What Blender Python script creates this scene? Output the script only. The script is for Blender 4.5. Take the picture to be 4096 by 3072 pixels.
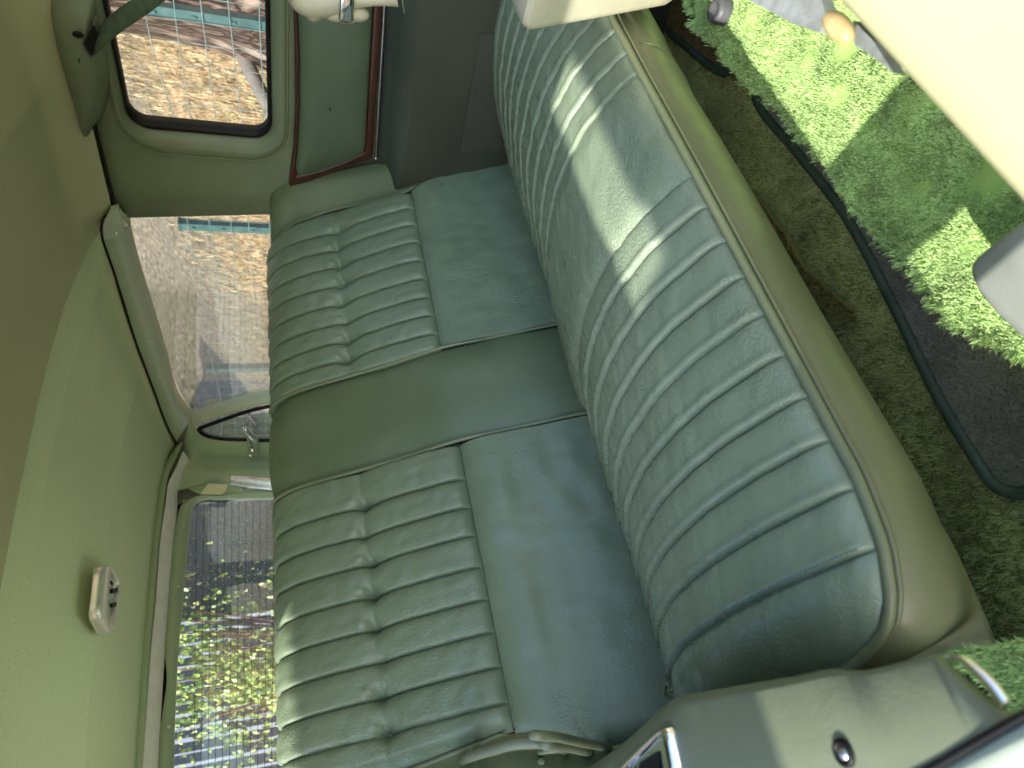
import bpy, math, random
import numpy as np
from mathutils import Matrix, Vector
random.seed(4); rng=np.random.default_rng(7)
for o in list(bpy.data.objects): bpy.data.objects.remove(o)
sc=bpy.context.scene
H=1.2                                   # height of the lens above the road
# ---------------------------------------------------------------- camera
YAW,PITCH,ROLL,F=0.598,0.336,-0.025,2729.0
cy,sy,cp,sp=math.cos(YAW),math.sin(YAW),math.cos(PITCH),math.sin(PITCH)
fw=np.array([sy*cp,cy*cp,-sp]); r0=np.array([cy,-sy,0.0]); u0=np.cross(r0,fw)
rt=r0*math.cos(ROLL)+u0*math.sin(ROLL); up=-r0*math.sin(ROLL)+u0*math.cos(ROLL)
cam=bpy.data.cameras.new('camera'); co=bpy.data.objects.new('camera',cam); sc.collection.objects.link(co); sc.camera=co
cam.sensor_width=36; cam.lens=F/4096*36; cam.clip_start=.02; cam.clip_end=300
m=Matrix(((-up[0],rt[0],-fw[0],0),(-up[1],rt[1],-fw[1],0),(-up[2],rt[2],-fw[2],H),(0,0,0,1)))
co.matrix_world=m
cam.dof.use_dof=True; cam.dof.focus_distance=1.15; cam.dof.aperture_fstop=7
# ---------------------------------------------------------------- sky, sun, exposure
SUND=np.array([1.0,.02,-.68]); SUND/=np.linalg.norm(SUND)
w=bpy.data.worlds.new('World'); sc.world=w; w.use_nodes=True
nt=w.node_tree; bg=nt.nodes['Background']; sk=nt.nodes.new('ShaderNodeTexSky')
sk.sky_type='NISHITA'; sk.sun_disc=False
sk.sun_elevation=math.asin(-SUND[2]); sk.sun_rotation=math.atan2(-SUND[0],-SUND[1])
nt.links.new(sk.outputs[0],bg.inputs[0]); bg.inputs[1].default_value=0.15
sl=bpy.data.lights.new('sun','SUN'); so=bpy.data.objects.new('sun',sl); sc.collection.objects.link(so)
sl.energy=2.5; sl.angle=math.radians(.5); sl.color=(1,.95,.86)
so.rotation_mode='QUATERNION'; so.rotation_quaternion=Vector(SUND).to_track_quat('-Z','Y'); so.location=(-3,0,4)
sc.view_settings.view_transform='Standard'; sc.view_settings.look='None'; sc.view_settings.gamma=1
sc.view_settings.exposure=2.0
try: sc.cycles.max_bounces=8; sc.cycles.diffuse_bounces=5; sc.cycles.transparent_max_bounces=24
except Exception: pass
# ---------------------------------------------------------------- geometry helpers (lens at 0,0,0; everything is lifted by H when linked)
def ray(px,py): return fw*F+rt*(3072-py-1536)-up*(px-2048)
def K(ox,oy,pts): return [(ox+x/1.8433,oy+y/1.8433) for x,y in pts]
def onX(p,X): d=ray(*p); return d*(X/d[0])
def onY(p,Y): d=ray(*p); return d*(Y/d[1])
def onZ(p,Z): d=ray(*p); return d*(Z/d[2])
def LX(pts,X): return np.array([onX(p,X) for p in pts])
def LY(pts,Y): return np.array([onY(p,Y) for p in pts])
def LZ(pts,Z): return np.array([onZ(p,Z) for p in pts])
def smooth(pts,n,closed=False):
    P=np.asarray(pts,float)
    if closed: P=np.vstack([P,P[:1]])
    d=np.r_[0,np.cumsum(np.linalg.norm(np.diff(P,axis=0),axis=1))]
    t=np.linspace(0,d[-1],n+1 if closed else n)
    if closed: t=t[:-1]
    m=np.zeros_like(P)
    for i in range(len(P)):
        a=max(i-1,0); b=min(i+1,len(P)-1)
        if closed and i in(0,len(P)-1): v=(P[1]-P[-2])/(d[1]+d[-1]-d[-2])
        else: v=(P[b]-P[a])/max(d[b]-d[a],1e-9)
        m[i]=v
    k=np.clip(np.searchsorted(d,t,side='right')-1,0,len(P)-2)
    h=(d[k+1]-d[k])[:,None]; x=((t-d[k])[:,None])/h
    return (2*x**3-3*x**2+1)*P[k]+(x**3-2*x**2+x)*h*m[k]+(-2*x**3+3*x**2)*P[k+1]+(x**3-x**2)*h*m[k+1]
def vnoise(x,y,seed=0):
    x=np.asarray(x,float);y=np.asarray(y,float)
    xi=np.floor(x).astype(np.int64);yi=np.floor(y).astype(np.int64);fx=x-xi;fy=y-yi
    def hsh(a,b):
        n=(a*374761393+b*668265263+seed*1442695)&0x7fffffff; n=((n^(n>>13))*1274126177)&0x7fffffff
        return ((n^(n>>16))&0xffff)/65535.0*2-1
    fx=fx*fx*(3-2*fx);fy=fy*fy*(3-2*fy)
    return (hsh(xi,yi)*(1-fx)+hsh(xi+1,yi)*fx)*(1-fy)+(hsh(xi,yi+1)*(1-fx)+hsh(xi+1,yi+1)*fx)*fy
class MB:
    def __init__(s): s.v=[];s.f=[];s.n=0
    def add(s,V,Fs):
        V=np.asarray(V,float).reshape(-1,3); s.v.append(V)
        s.f+= [tuple(int(i)+s.n for i in f) for f in Fs]; s.n+=len(V); return s
    def grid(s,P,cu=False,cv=False,flip=False):
        P=np.asarray(P,float); n,m=P.shape[:2]
        I=np.arange(n*m).reshape(n,m)
        if cu: I=np.vstack([I,I[:1]])
        if cv: I=np.hstack([I,I[:,:1]])
        q=np.stack([I[:-1,:-1],I[1:,:-1],I[1:,1:],I[:-1,1:]],-1).reshape(-1,4)
        if flip: q=q[:,::-1]
        return s.add(P,q.tolist())
    def tube(s,pts,r,k=8,closed=False,cap=True,flat=1.0):
        P=np.asarray(pts,float);n=len(P)
        T=np.gradient(P,axis=0) if not closed else np.roll(P,-1,0)-np.roll(P,1,0)
        T/=np.linalg.norm(T,axis=1)[:,None]+1e-12
        a=np.array([0,0,1.0]) if abs(T[0][2])<.9 else np.array([1.0,0,0])
        N=np.zeros_like(P)
        nrm=np.cross(T[0],a);nrm/=np.linalg.norm(nrm)
        for i in range(n):
            nrm=nrm-T[i]*(nrm@T[i]);nrm/=np.linalg.norm(nrm);N[i]=nrm
        B=np.cross(T,N); R=np.broadcast_to(np.asarray(r,float),(n,))
        th=np.arange(k)/k*2*np.pi
        G=P[:,None]+R[:,None,None]*(N[:,None]*np.cos(th)[None,:,None]+flat*B[:,None]*np.sin(th)[None,:,None])
        n0=s.n; s.grid(G,cu=closed,cv=True)
        if cap and not closed: s.f.append(tuple(n0+i for i in range(k))[::-1]); s.f.append(tuple(n0+(n-1)*k+i for i in range(k)))
        return s
    def box(s,lo,hi,bev=0.0):
        lo=np.array(lo,float);hi=np.array(hi,float); b=min(bev,*( (hi-lo)/2.01))
        if b<=0:
            V=[(x,y,z) for x in(lo[0],hi[0]) for y in(lo[1],hi[1]) for z in(lo[2],hi[2])]
            return s.add(V,[(0,1,3,2),(4,6,7,5),(0,4,5,1),(2,3,7,6),(0,2,6,4),(1,5,7,3)])
        # rounded box: sphere-like grid pushed to the corners
        nu,nv=24,12
        c=(lo+hi)/2;hh=(hi-lo)/2-b
        th=np.linspace(0,2*np.pi,nu,endpoint=False)+np.pi/nu; ph=np.linspace(-np.pi/2,np.pi/2,nv)
        D=np.stack([np.cos(ph)[:,None]*np.cos(th),np.cos(ph)[:,None]*np.sin(th),np.sin(ph)[:,None]+0*th],-1)
        Q=c+np.sign(D)*hh+D*b
        n0=s.n; s.grid(Q,cv=True,flip=True)
        s.f.append(tuple(n0+i for i in range(nu))[::-1]); s.f.append(tuple(n0+(nv-1)*nu+i for i in range(nu)))
        return s
    def prism(s,top,vec,inset=0.0):
        T=np.asarray(top,float);n=len(T);v=np.asarray(vec,float)
        V=np.vstack([T,T+v]); return s.add(V,[tuple(range(n)),tuple(range(2*n-1,n-1,-1))]+[(i,i+n,(i+1)%n+n,(i+1)%n) for i in range(n)])
    def ell(s,c,r,nu=20,nv=12,R=None):
        th=np.linspace(0,2*np.pi,nu,endpoint=False);ph=np.linspace(-np.pi/2,np.pi/2,nv)
        D=np.stack([np.cos(ph)[:,None]*np.cos(th),np.cos(ph)[:,None]*np.sin(th),np.sin(ph)[:,None]+0*th],-1)*np.array(r)
        if R is not None: D=D@np.array(R).T
        return s.grid(D+np.array(c),cv=True,flip=True)
def link(o): sc.collection.objects.link(o); return o
BASE={}
def thing(name,label,cat,loc=(0,0,0),group=None,kind=None):
    o=bpy.data.objects.new(name,None); link(o); o.location=(loc[0],loc[1],loc[2]+H); o.empty_display_size=.05
    o['label']=label;o['category']=cat
    if group:o['group']=group
    if kind:o['kind']=kind
    BASE[o.name]=np.array(loc,float); return o
def obj(name,mb,mat,parent=None,label=None,cat=None,group=None,kind=None,flat=False,solid=0,solid_off=0,fix=False):
    me=bpy.data.meshes.new(name); V=np.vstack(mb.v)
    base=np.zeros(3) if parent is None else BASE[parent.name]
    V=V-base
    me.from_pydata(V.tolist(),[],mb.f); me.update()
    if fix:
        import bmesh
        bm=bmesh.new();bm.from_mesh(me);bmesh.ops.recalc_face_normals(bm,faces=bm.faces);bm.to_mesh(me);bm.free()
    if not flat: me.polygons.foreach_set('use_smooth',[True]*len(me.polygons))
    me.materials.append(mat)
    o=bpy.data.objects.new(name,me); link(o)
    if parent is not None: o.parent=parent; BASE[o.name]=base
    else: o.location=(0,0,H); BASE[o.name]=np.zeros(3)
    if label:o['label']=label
    if cat:o['category']=cat
    if group:o['group']=group
    if kind:o['kind']=kind
    if solid:
        md=o.modifiers.new('thickness','SOLIDIFY'); md.thickness=solid; md.offset=solid_off
    return o
def fastmesh(name,V,tris,mat,parent=None,**kw):
    me=bpy.data.meshes.new(name); base=np.zeros(3) if parent is None else BASE[parent.name]
    V=(V-base).astype(np.float32); k=tris.shape[1]
    me.vertices.add(len(V)); me.vertices.foreach_set('co',V.ravel())
    me.loops.add(tris.size); me.loops.foreach_set('vertex_index',tris.ravel().astype(np.int32))
    me.polygons.add(len(tris)); me.polygons.foreach_set('loop_start',np.arange(0,tris.size,k,dtype=np.int32)); me.polygons.foreach_set('loop_total',np.full(len(tris),k,dtype=np.int32))
    me.update(calc_edges=True); me.validate(); me.materials.append(mat)
    o=bpy.data.objects.new(name,me); link(o)
    if parent is not None:o.parent=parent;BASE[o.name]=base
    else:o.location=(0,0,H)
    for a,b in kw.items():
        if b:o[{'cat':'category'}.get(a,a)]=b
    return o
# ---------------------------------------------------------------- materials
class M:
    def __init__(s,name,rough=.5,spec=.5,metal=0):
        s.m=bpy.data.materials.new(name); s.m.use_nodes=True; s.t=s.m.node_tree; s.b=s.t.nodes['Principled BSDF']
        s.b.inputs['Roughness'].default_value=rough; s.b.inputs['Metallic'].default_value=metal; s.b.inputs['Specular IOR Level'].default_value=spec
        s.tc=s.t.nodes.new('ShaderNodeTexCoord')
    def n(s,ty,**k):
        x=s.t.nodes.new('ShaderNode'+ty)
        for a,b in k.items():
            if hasattr(x,a): setattr(x,a,b)
            else: x.inputs[a.replace('_',' ')].default_value=b
        return x
    def l(s,a,b): s.t.links.new(a,b)
    def mapping(s,scale=(1,1,1),rot=(0,0,0)):
        mp=s.n('Mapping'); mp.inputs['Scale'].default_value=scale; mp.inputs['Rotation'].default_value=rot; s.l(s.tc.outputs['Object'],mp.inputs[0]); return mp.outputs[0]
    def noise(s,sc_,det=4,vec=None,dist=0):
        x=s.n('TexNoise',Scale=sc_,Detail=det,Distortion=dist); s.l(vec or s.tc.outputs['Object'],x.inputs['Vector']); return x
    def ramp(s,fac,stops):
        r=s.n('ValToRGB'); e=r.color_ramp.elements
        while len(e)<len(stops): e.new(.5)
        for q,(p,c) in zip(e,stops): q.position=p; q.color=(*c,1) if len(c)==3 else c
        s.l(fac,r.inputs[0]); return r.outputs[0]
    def math(s,op,a,b):
        x=s.n('Math'); x.operation=op
        for i,v in enumerate((a,b)):
            if isinstance(v,(int,float)): x.inputs[i].default_value=v
            else: s.l(v,x.inputs[i])
        return x.outputs[0]
    def color(s,c1,c2,sc_=5,det=5,lo=.35,hi=.65):
        s.l(s.ramp(s.noise(sc_,det).outputs[0],[(lo,c1),(hi,c2)]),s.b.inputs['Base Color'])
    def bump(s,h,st=.3,d=.001,prev=None):
        b=s.n('Bump',Strength=st,Distance=d); s.l(h,b.inputs['Height'])
        if prev: s.l(prev,b.inputs['Normal'])
        return b.outputs[0]
    def setn(s,nm): s.l(nm,s.b.inputs['Normal'])
def g(v): return (v,v,v)
def leather(name,c1,c2,rough=.42,wr=.6,stretch=(1,1,1),grain=.25):
    a=M(name,rough,.38); a.color(c1,c2,7,6); a.b.inputs['Coat Weight'].default_value=.14; a.b.inputs['Coat Roughness'].default_value=.24
    v=a.n('TexVoronoi',Scale=260.0); v.feature='DISTANCE_TO_EDGE'; a.l(a.tc.outputs['Object'],v.inputs['Vector'])
    n1=a.bump(a.ramp(v.outputs['Distance'],[(0,g(0)),(.25,g(1))]),grain,.0005)
    wv=a.noise(30,3); mp=a.n('Mapping'); mp.inputs['Scale'].default_value=stretch
    add=a.n('VectorMath'); add.operation='MULTIPLY_ADD'; a.l(wv.outputs['Color'],add.inputs[0]); add.inputs[1].default_value=(.03,.03,.03); a.l(a.tc.outputs['Object'],add.inputs[2]); a.l(add.outputs[0],mp.inputs[0])
    v2=a.n('TexVoronoi',Scale=160.0); v2.feature='DISTANCE_TO_EDGE'; a.l(mp.outputs[0],v2.inputs['Vector'])
    c=a.ramp(v2.outputs['Distance'],[(0,g(1)),(.16,g(0))])
    mk=a.ramp(a.noise(5,3).outputs[0],[(.44,g(0)),(.62,g(1))])
    n2=a.bump(a.math('SUBTRACT',1.0,a.math('MULTIPLY',c,mk)),wr,.0008,n1)
    # long soft creases: contour lines of a stretched noise
    mp2=a.n('Mapping'); mp2.inputs['Scale'].default_value=tuple(q*q for q in stretch); mp2.inputs['Location'].default_value=(3,7,1); a.l(a.tc.outputs['Object'],mp2.inputs[0])
    nz=a.noise(26,3,mp2.outputs[0],.8); ab=a.math('ABSOLUTE',a.math('SUBTRACT',nz.outputs[0],.5),0)
    cr=a.ramp(ab,[(0,g(0)),(.018,g(1))]); mk2=a.ramp(a.noise(8,2,mp2.outputs[0]).outputs[0],[(.5,g(1)),(.6,g(0))])
    mxx=a.n('Math'); mxx.operation='MAXIMUM'; a.l(cr,mxx.inputs[0]); a.l(mk2,mxx.inputs[1])
    n3=a.bump(mxx.outputs[0],wr*.55,.0012,n2)
    n4=a.bump(a.noise(28,4,dist=.6).outputs[0],.2,.004,n3)
    a.setn(n4)
    rr=a.ramp(a.noise(35,4).outputs[0],[(.3,g(rough-.07)),(.7,g(rough+.1))]); a.l(rr,a.b.inputs['Roughness'])
    return a.m
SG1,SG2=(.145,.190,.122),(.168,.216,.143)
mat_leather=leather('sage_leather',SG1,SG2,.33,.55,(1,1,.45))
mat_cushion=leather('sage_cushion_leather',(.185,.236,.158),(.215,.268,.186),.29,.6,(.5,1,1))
mat_vinyl=leather('olive_vinyl',(.098,.132,.068),(.122,.156,.086),.42,.12,grain=.18)
mat_skirt=leather('olive_skirt_vinyl',(.130,.138,.074),(.150,.156,.088),.38,.06,grain=.12)
mat_pillar=leather('pillar_vinyl',(.13,.165,.10),(.155,.19,.12),.5,.08,grain=.3)
mat_pipe=leather('piping_vinyl',(.14,.165,.09),(.17,.19,.11),.38,.1)
mat_arm=leather('armrest_vinyl',(.135,.158,.10),(.162,.184,.118),.5,.05,grain=.1)
mat_green=leather('door_pad_vinyl',(.07,.10,.06),(.085,.12,.075),.5,.05,grain=.1)
def plain(name,c1,c2,rough=.5,metal=0,sc_=12,bsc=0,bst=.2,bd=.001,spec=.5):
    a=M(name,rough,spec,metal); a.color(c1,c2,sc_)
    if bsc: a.setn(a.bump(a.noise(bsc,5).outputs[0],bst,bd))
    return a.m
mat_paint=plain('moulding_paint',(.40,.46,.37),(.44,.50,.41),.45,0,8,420,.35,.0005)
mat_flange=plain('flange_paint',(.33,.43,.27),(.37,.47,.31),.42,0,6,300,.1,.0005)
mat_pale=plain('pale_rail_vinyl',(.76,.76,.70),(.84,.84,.78),.5,0,30,120,.3,.001)
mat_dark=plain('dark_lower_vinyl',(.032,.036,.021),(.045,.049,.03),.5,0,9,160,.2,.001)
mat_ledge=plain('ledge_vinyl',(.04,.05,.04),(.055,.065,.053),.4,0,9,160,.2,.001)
mat_black=plain('black_rubber',(.004,.004,.005),(.009,.009,.009),.5,0,30,spec=.2)
mat_chrome=plain('chrome',(.75,.76,.78),(.85,.86,.88),.08,1,10)
mat_steel=plain('brushed_steel',(.45,.46,.47),(.6,.6,.6),.3,1,60)
mat_cream=leather('cream_vinyl',(.42,.40,.29),(.48,.455,.335),.5,.05,grain=.2)
mat_creampanel=plain('cream_panel_vinyl',(.48,.465,.27),(.53,.515,.30),.55,0,5,90,.1,.001)
mat_thread=plain('thread',(.12,.13,.07),(.2,.2,.12),.8)
mat_dthread=plain('blue_thread',(.16,.24,.24),(.2,.3,.28),.8)
a=M('wood_trim',.3); mp=a.mapping((6,2,60)); a.l(a.ramp(a.noise(6,6,mp,1.5).outputs[0],[(.3,(.025,.008,.005)),(.7,(.075,.025,.015))]),a.b.inputs['Base Color']); mat_wood=a.m
a=M('headliner_vinyl',.6); a.color((.38,.41,.25),(.42,.45,.28),3); a.setn(a.bump(a.noise(500,3).outputs[0],.15,.0006)); mat_head=a.m
a=M('perforated_headliner',.55); 
v=a.n('TexVoronoi',Scale=95.0,Randomness=.75); mpv=a.mapping((1,1.5,0)); a.l(mpv,v.inputs['Vector'])
dots=a.ramp(v.outputs['Distance'],[(.10,g(0)),(.17,g(1))])
mx=a.n('MixRGB'); a.l(dots,mx.inputs[0]); mx.inputs[1].default_value=(.17,.21,.11,1); mx.inputs[2].default_value=(.60,.70,.45,1); a.l(mx.outputs[0],a.b.inputs['Base Color'])
a.setn(a.bump(dots,.3,.0008)); mat_perf=a.m
def glass(name,tint=(1,1,1),gl=.10,veil=.03):  # pale diffuse layer paints haze over the pane
    m_=bpy.data.materials.new(name); m_.use_nodes=True; t=m_.node_tree; t.nodes.clear()
    o=t.nodes.new('ShaderNodeOutputMaterial'); mix=t.nodes.new('ShaderNodeMixShader'); tr=t.nodes.new('ShaderNodeBsdfTransparent'); gs=t.nodes.new('ShaderNodeBsdfGlossy')
    fr=t.nodes.new('ShaderNodeLayerWeight'); fr.inputs[0].default_value=.25
    ml=t.nodes.new('ShaderNodeMath'); ml.operation='MULTIPLY_ADD'; ml.inputs[1].default_value=.5; ml.inputs[2].default_value=gl*.3; t.links.new(fr.outputs['Fresnel'],ml.inputs[0])
    tr.inputs[0].default_value=(*tint,1); gs.inputs['Roughness'].default_value=.02
    t.links.new(ml.outputs[0],mix.inputs[0]); t.links.new(tr.outputs[0],mix.inputs[1]); t.links.new(gs.outputs[0],mix.inputs[2]); df=t.nodes.new('ShaderNodeBsdfDiffuse'); df.inputs[0].default_value=(.55,.62,.68,1); m2=t.nodes.new('ShaderNodeMixShader'); m2.inputs[0].default_value=veil; t.links.new(mix.outputs[0],m2.inputs[1]); t.links.new(df.outputs[0],m2.inputs[2]); t.links.new(m2.outputs[0],o.inputs[0]); return m_
mat_glass=glass('window_glass',(.97,1,.98))
mat_rglass=glass('rear_glass',(.9,.96,1),.25,.16)
def fur(name,stops,sc_=9,rough=.85,trans=.0,det=5):
    a=M(name,rough,.2); a.l(a.ramp(a.noise(sc_,det).outputs[0],stops),a.b.inputs['Base Color'])
    try: a.b.inputs['Sheen Weight'].default_value=.3
    except Exception: pass
    return a.m
mat_rug=fur('lime_fleece',[(.3,(.24,.42,.10)),(.5,(.36,.56,.15)),(.7,(.46,.66,.24))],14)
mat_carpet=fur('green_carpet',[(.3,(.16,.21,.05)),(.5,(.24,.29,.08)),(.7,(.32,.36,.11))],12)
mat_carpet2=fur('worn_carpet',[(.3,(.14,.14,.03)),(.6,(.22,.20,.05)),(.8,(.25,.17,.06))],30)
mat_mat=fur('grey_mat',[(.3,(.12,.125,.095)),(.7,(.19,.19,.15))],25)
mat_mat2=fur('tan_mat',[(.3,(.12,.085,.03)),(.7,(.22,.16,.06))],25)
mat_bind=plain('mat_binding',(.035,.055,.035),(.055,.08,.05),.55,0,30,300,.3,.001)
# ================================================================ OUTSIDE
def terr(X,Y):
    d=np.maximum(X-2.1,0); e=np.maximum(Y-6.8,0)
    h=-H+.72*d/(1+.0*d)+.75*e
    return h+ (.10*vnoise(X*1.1,Y*1.1,3)+.05*vnoise(X*3.1,Y*3.1,4)+.02*vnoise(X*9,Y*9,5))*np.clip((d+e)*1.2,0,1)
gx=np.concatenate([np.linspace(-40,-2,20),np.linspace(-1.8,12,190),np.linspace(12.5,45,20)]); gy=np.concatenate([np.linspace(-40,-2,20),np.linspace(-1.8,14,190),np.linspace(14.5,50,20)])
GX,GY=np.meshgrid(gx,gy,indexing='ij'); 
a=M('dry_ground',.95,.2)
big=a.noise(.55,5,None,.4); fine=a.noise(14,8); 
straw=a.ramp(fine.outputs[0],[(.3,(.11,.075,.045)),(.5,(.25,.17,.095)),(.68,(.38,.285,.17))])
shaded_soil=a.ramp(a.noise(22,8).outputs[0],[(.3,(.06,.05,.038)),(.55,(.13,.108,.078)),(.75,(.21,.178,.13))])
sx=a.n('SeparateXYZ'); a.l(a.tc.outputs['Object'],sx.inputs[0])
zz=a.math('ADD',a.math('MULTIPLY',sx.outputs['Z'],.9),a.math('MULTIPLY',big.outputs[0],.9))
zz=a.math('ADD',zz,a.math('MULTIPLY',sx.outputs['Y'],.30))
fac=a.ramp(a.math('MULTIPLY',zz,.4),[(.72,g(0)),(.80,g(1))]); mx=a.n('MixRGB'); a.l(fac,mx.inputs[0]); a.l(straw,mx.inputs[1]); a.l(shaded_soil,mx.inputs[2]); a.l(mx.outputs[0],a.b.inputs['Base Color'])  # shade on the upper bank is put into the ground colour by height
a.setn(a.bump(fine.outputs[0],.8,.03)); mat_ground=a.m
gm=MB().grid(np.stack([GX,GY,terr(GX,GY)],-1)); obj('ground',gm,mat_ground,None,kind='structure')
def blades(x,y,z,L,W,lean,nrm_up=1.0,bend=.4,dirn=None):
    n=len(x); th=rng.uniform(0,2*np.pi,n) if dirn is None else dirn
    d=np.stack([np.cos(th),np.sin(th),np.zeros(n)],-1); s=np.stack([-np.sin(th),np.cos(th),np.zeros(n)],-1)
    ph=rng.uniform(0,2*np.pi,n); s=s*np.cos(ph)[:,None]*.6+np.stack([-np.sin(th),np.cos(th),np.zeros(n)],-1)*.4
    s/=np.linalg.norm(s,axis=1)[:,None]
    B=np.stack([x,y,z],-1); le=lean[:,None]; upv=np.array([0,0,1.0])
    P1=B+(d*le*.4+upv*np.sqrt(np.maximum(1-(le*.4)**2,.05)))*(L*.5)[:,None]
    P2=P1+(d*np.minimum(le*(1+bend),.98)+upv*np.sqrt(np.maximum(1-np.minimum(le*(1+bend),.98)**2,.02)))*(L*.5)[:,None]
    w=s*(W*.5)[:,None]
    V=np.stack([B-w,B+w,P1+w*.8,P1-w*.8,P2],1).reshape(-1,3)
    i=np.arange(n)[:,None]*5
    T=np.concatenate([i+[0,1,2],i+[0,2,3],i+[3,2,4]],0)
    return V,T
def straw_m(name,stops):
    a=M(name,.8,.2); gi=a.n('NewGeometry'); a.l(a.ramp(gi.outputs['Random Per Island'],stops),a.b.inputs['Base Color']); return a.m
def clump_m(name,stops):
    a=M(name,.6,.3); gi=a.n('NewGeometry'); f=a.math('ADD',a.math('MULTIPLY',gi.outputs['Random Per Island'],.45),a.math('MULTIPLY',a.ramp(a.noise(5,2).outputs[0],[(.3,g(0)),(.7,g(1))]),.55)); a.l(a.ramp(f,stops),a.b.inputs['Base Color']); return a.m
n=190000; x=rng.uniform(2.5,6.6,n); y=rng.uniform(.6,10,n)
z0=terr(x,y); keep=(.5*vnoise(x*1.6,y*1.6,8)+.35*rng.normal(size=n)>-.45+np.clip((z0*.9+y*.3-1.2)*1.3,-.3,2.0)); x,y=x[keep],y[keep]; n=len(x)
V,T=blades(x,y,terr(x,y)-.01,rng.uniform(.04,.15,n),rng.uniform(.003,.007,n),rng.uniform(.3,.95,n))
fastmesh('dry_grass',V,T,straw_m('straw',[(0,(.10,.07,.04)),(.25,(.28,.20,.11)),(.5,(.36,.26,.14)),(.85,(.48,.38,.23)),(1,(.24,.27,.10))]),None,kind='stuff',label='golden dry grass tufts covering the lower bank outside the windows',cat='grass')
# wire fence with green steel posts
mat_post=plain('green_post_paint',(.022,.06,.06),(.04,.09,.085),.4,0,20)
mat_wire=plain('green_wire',(.10,.17,.15),(.22,.28,.26),.4,.4,20)
fx=3.0; py=[-.1,1.655,2.81,4.12,5.6,7.2]; ptop=[.5,.481,.447,.422,.43,.50]
fence=thing('wire_fence','green welded wire mesh fence running along the dry bank outside','fence',(fx,1.655,float(terr(np.array(fx),np.array(1.655)))))
for yy,tt in zip(py,ptop):
    z0=float(terr(np.array(fx),np.array(yy)))
    b=MB(); b.prism([(fx-.022,yy-.022,z0-.2),(fx+.022,yy-.022,z0-.2),(fx+.022,yy+.022,z0-.2),(fx,yy+.008,z0-.2),(fx-.022,yy+.022,z0-.2)],(0,0,tt-z0+.2)); b.box((fx-.026,yy-.026,tt),(fx+.026,yy+.026,tt+.012))
    for k in range(6): zc=tt-.06-k*.15; b.box((fx-.030,yy-.006,zc-.008),(fx-.015,yy+.006,zc+.008))
    obj('post',b,mat_post,fence,flat=True,fix=True)
b=MB(); ys=np.arange(-.1,7.22,.045)
def topz(y): return np.interp(y,py,ptop)-.035
def wob(y,k): return .012*vnoise(y*2.2,k*7.3+0*y,11)
for k in range(10):
    yy=ys; zz=topz(yy)-k*.105+wob(yy,k)-.025*np.sin((yy-1.655)*2.7)**2*(k==0); b.tube(np.stack([fx-.026+.006*vnoise(yy*5,0*yy+k,2),yy,zz],-1),.0021,5)
yv=-.1
while yv<7.2:
    zt=float(topz(yv)); zs=np.linspace(zt+.005,zt-.98,12); b.tube(np.stack([0*zs+fx-.029,yv+.010*vnoise(zs*4,0*zs+yv*9,5),zs],-1),.0018,4); yv+=.098
obj('wire_mesh',b,mat_wire,fence)
# pine trunk behind the fence
a=M('bark',.95,.2); vv=a.n('TexVoronoi',Scale=9.0); vv.feature='DISTANCE_TO_EDGE'; mpb=a.mapping((1.6,1.6,.28)); nz=a.noise(5,4,mpb); ad=a.n('VectorMath');ad.operation='MULTIPLY_ADD';a.l(nz.outputs['Color'],ad.inputs[0]);ad.inputs[1].default_value=(.35,.35,.35);a.l(mpb,ad.inputs[2]);a.l(ad.outputs[0],vv.inputs['Vector'])
a.l(a.ramp(vv.outputs['Distance'],[(0,(.03,.018,.012)),(.08,(.10,.065,.048)),(.3,(.22,.16,.12)),(.6,(.32,.25,.20))]),a.b.inputs['Base Color']); a.setn(a.bump(a.ramp(vv.outputs['Distance'],[(0,g(0)),(.25,g(1))]),1,.03)); mat_bark=a.m
def trunk(name,X,Y,r,h,label,lean=(0,0),crown=False):
    z0=float(terr(np.array(X),np.array(Y)))
    t=thing(name,label,'tree',(X,Y,z0))
    zz=np.linspace(-.35,h,40); th=np.linspace(0,2*np.pi,48,endpoint=False)
    R=r*(1-.35*zz/h)+.45*r*np.exp(-np.maximum(zz+.15,0)/.28)
    P=np.stack([X+lean[0]*zz[:,None]+R[:,None]*np.cos(th)*(1+.12*np.sin(5*th)+.06*np.sin(11*th+zz[:,None]*2)),Y+lean[1]*zz[:,None]+R[:,None]*np.sin(th)*(1+.12*np.sin(5*th)+.06*np.sin(13*th)),z0+zz[:,None]+0*th],-1)
    bb=MB().grid(P,cv=True,flip=True)
    for k in range(7):
        aa=k*2.4; zb=h*(.55+.06*k); p0=np.array([X+lean[0]*zb,Y+lean[1]*zb,z0+zb]); d=np.array([math.cos(aa),math.sin(aa),.35])
        L=1.6-.12*k; bb.tube([p0,p0+d*L*.5,p0+d*L+np.array([0,0,.2])],[.06,.04,.015],8)
    obj('trunk',bb,mat_bark,t)
    N=9000; c=rng.normal(size=(N,3))*np.array([1.1,1.1,.75])+np.array([X+lean[0]*h,Y+lean[1]*h,z0+h*.86]); cl=vnoise(c[:,0]*2.2,c[:,1]*2.2+c[:,2]*1.7,6)>-.1; c=c[cl]; N=len(c)
    V,T=blades(c[:,0],c[:,1],c[:,2],rng.uniform(.08,.16,N),rng.uniform(.02,.04,N),rng.uniform(.2,.98,N))
    fastmesh('crown',V,T,mat_leaf,t)
    return t
mat_leaf=straw_m('leaf',[(0,(.05,.09,.02)),(.5,(.09,.14,.035)),(1,(.16,.20,.05))])
trunk('pine_tree',3.85,1.86,.36,5.2,'thick rough barked tree trunk behind the fence seen in the side window')
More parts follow.
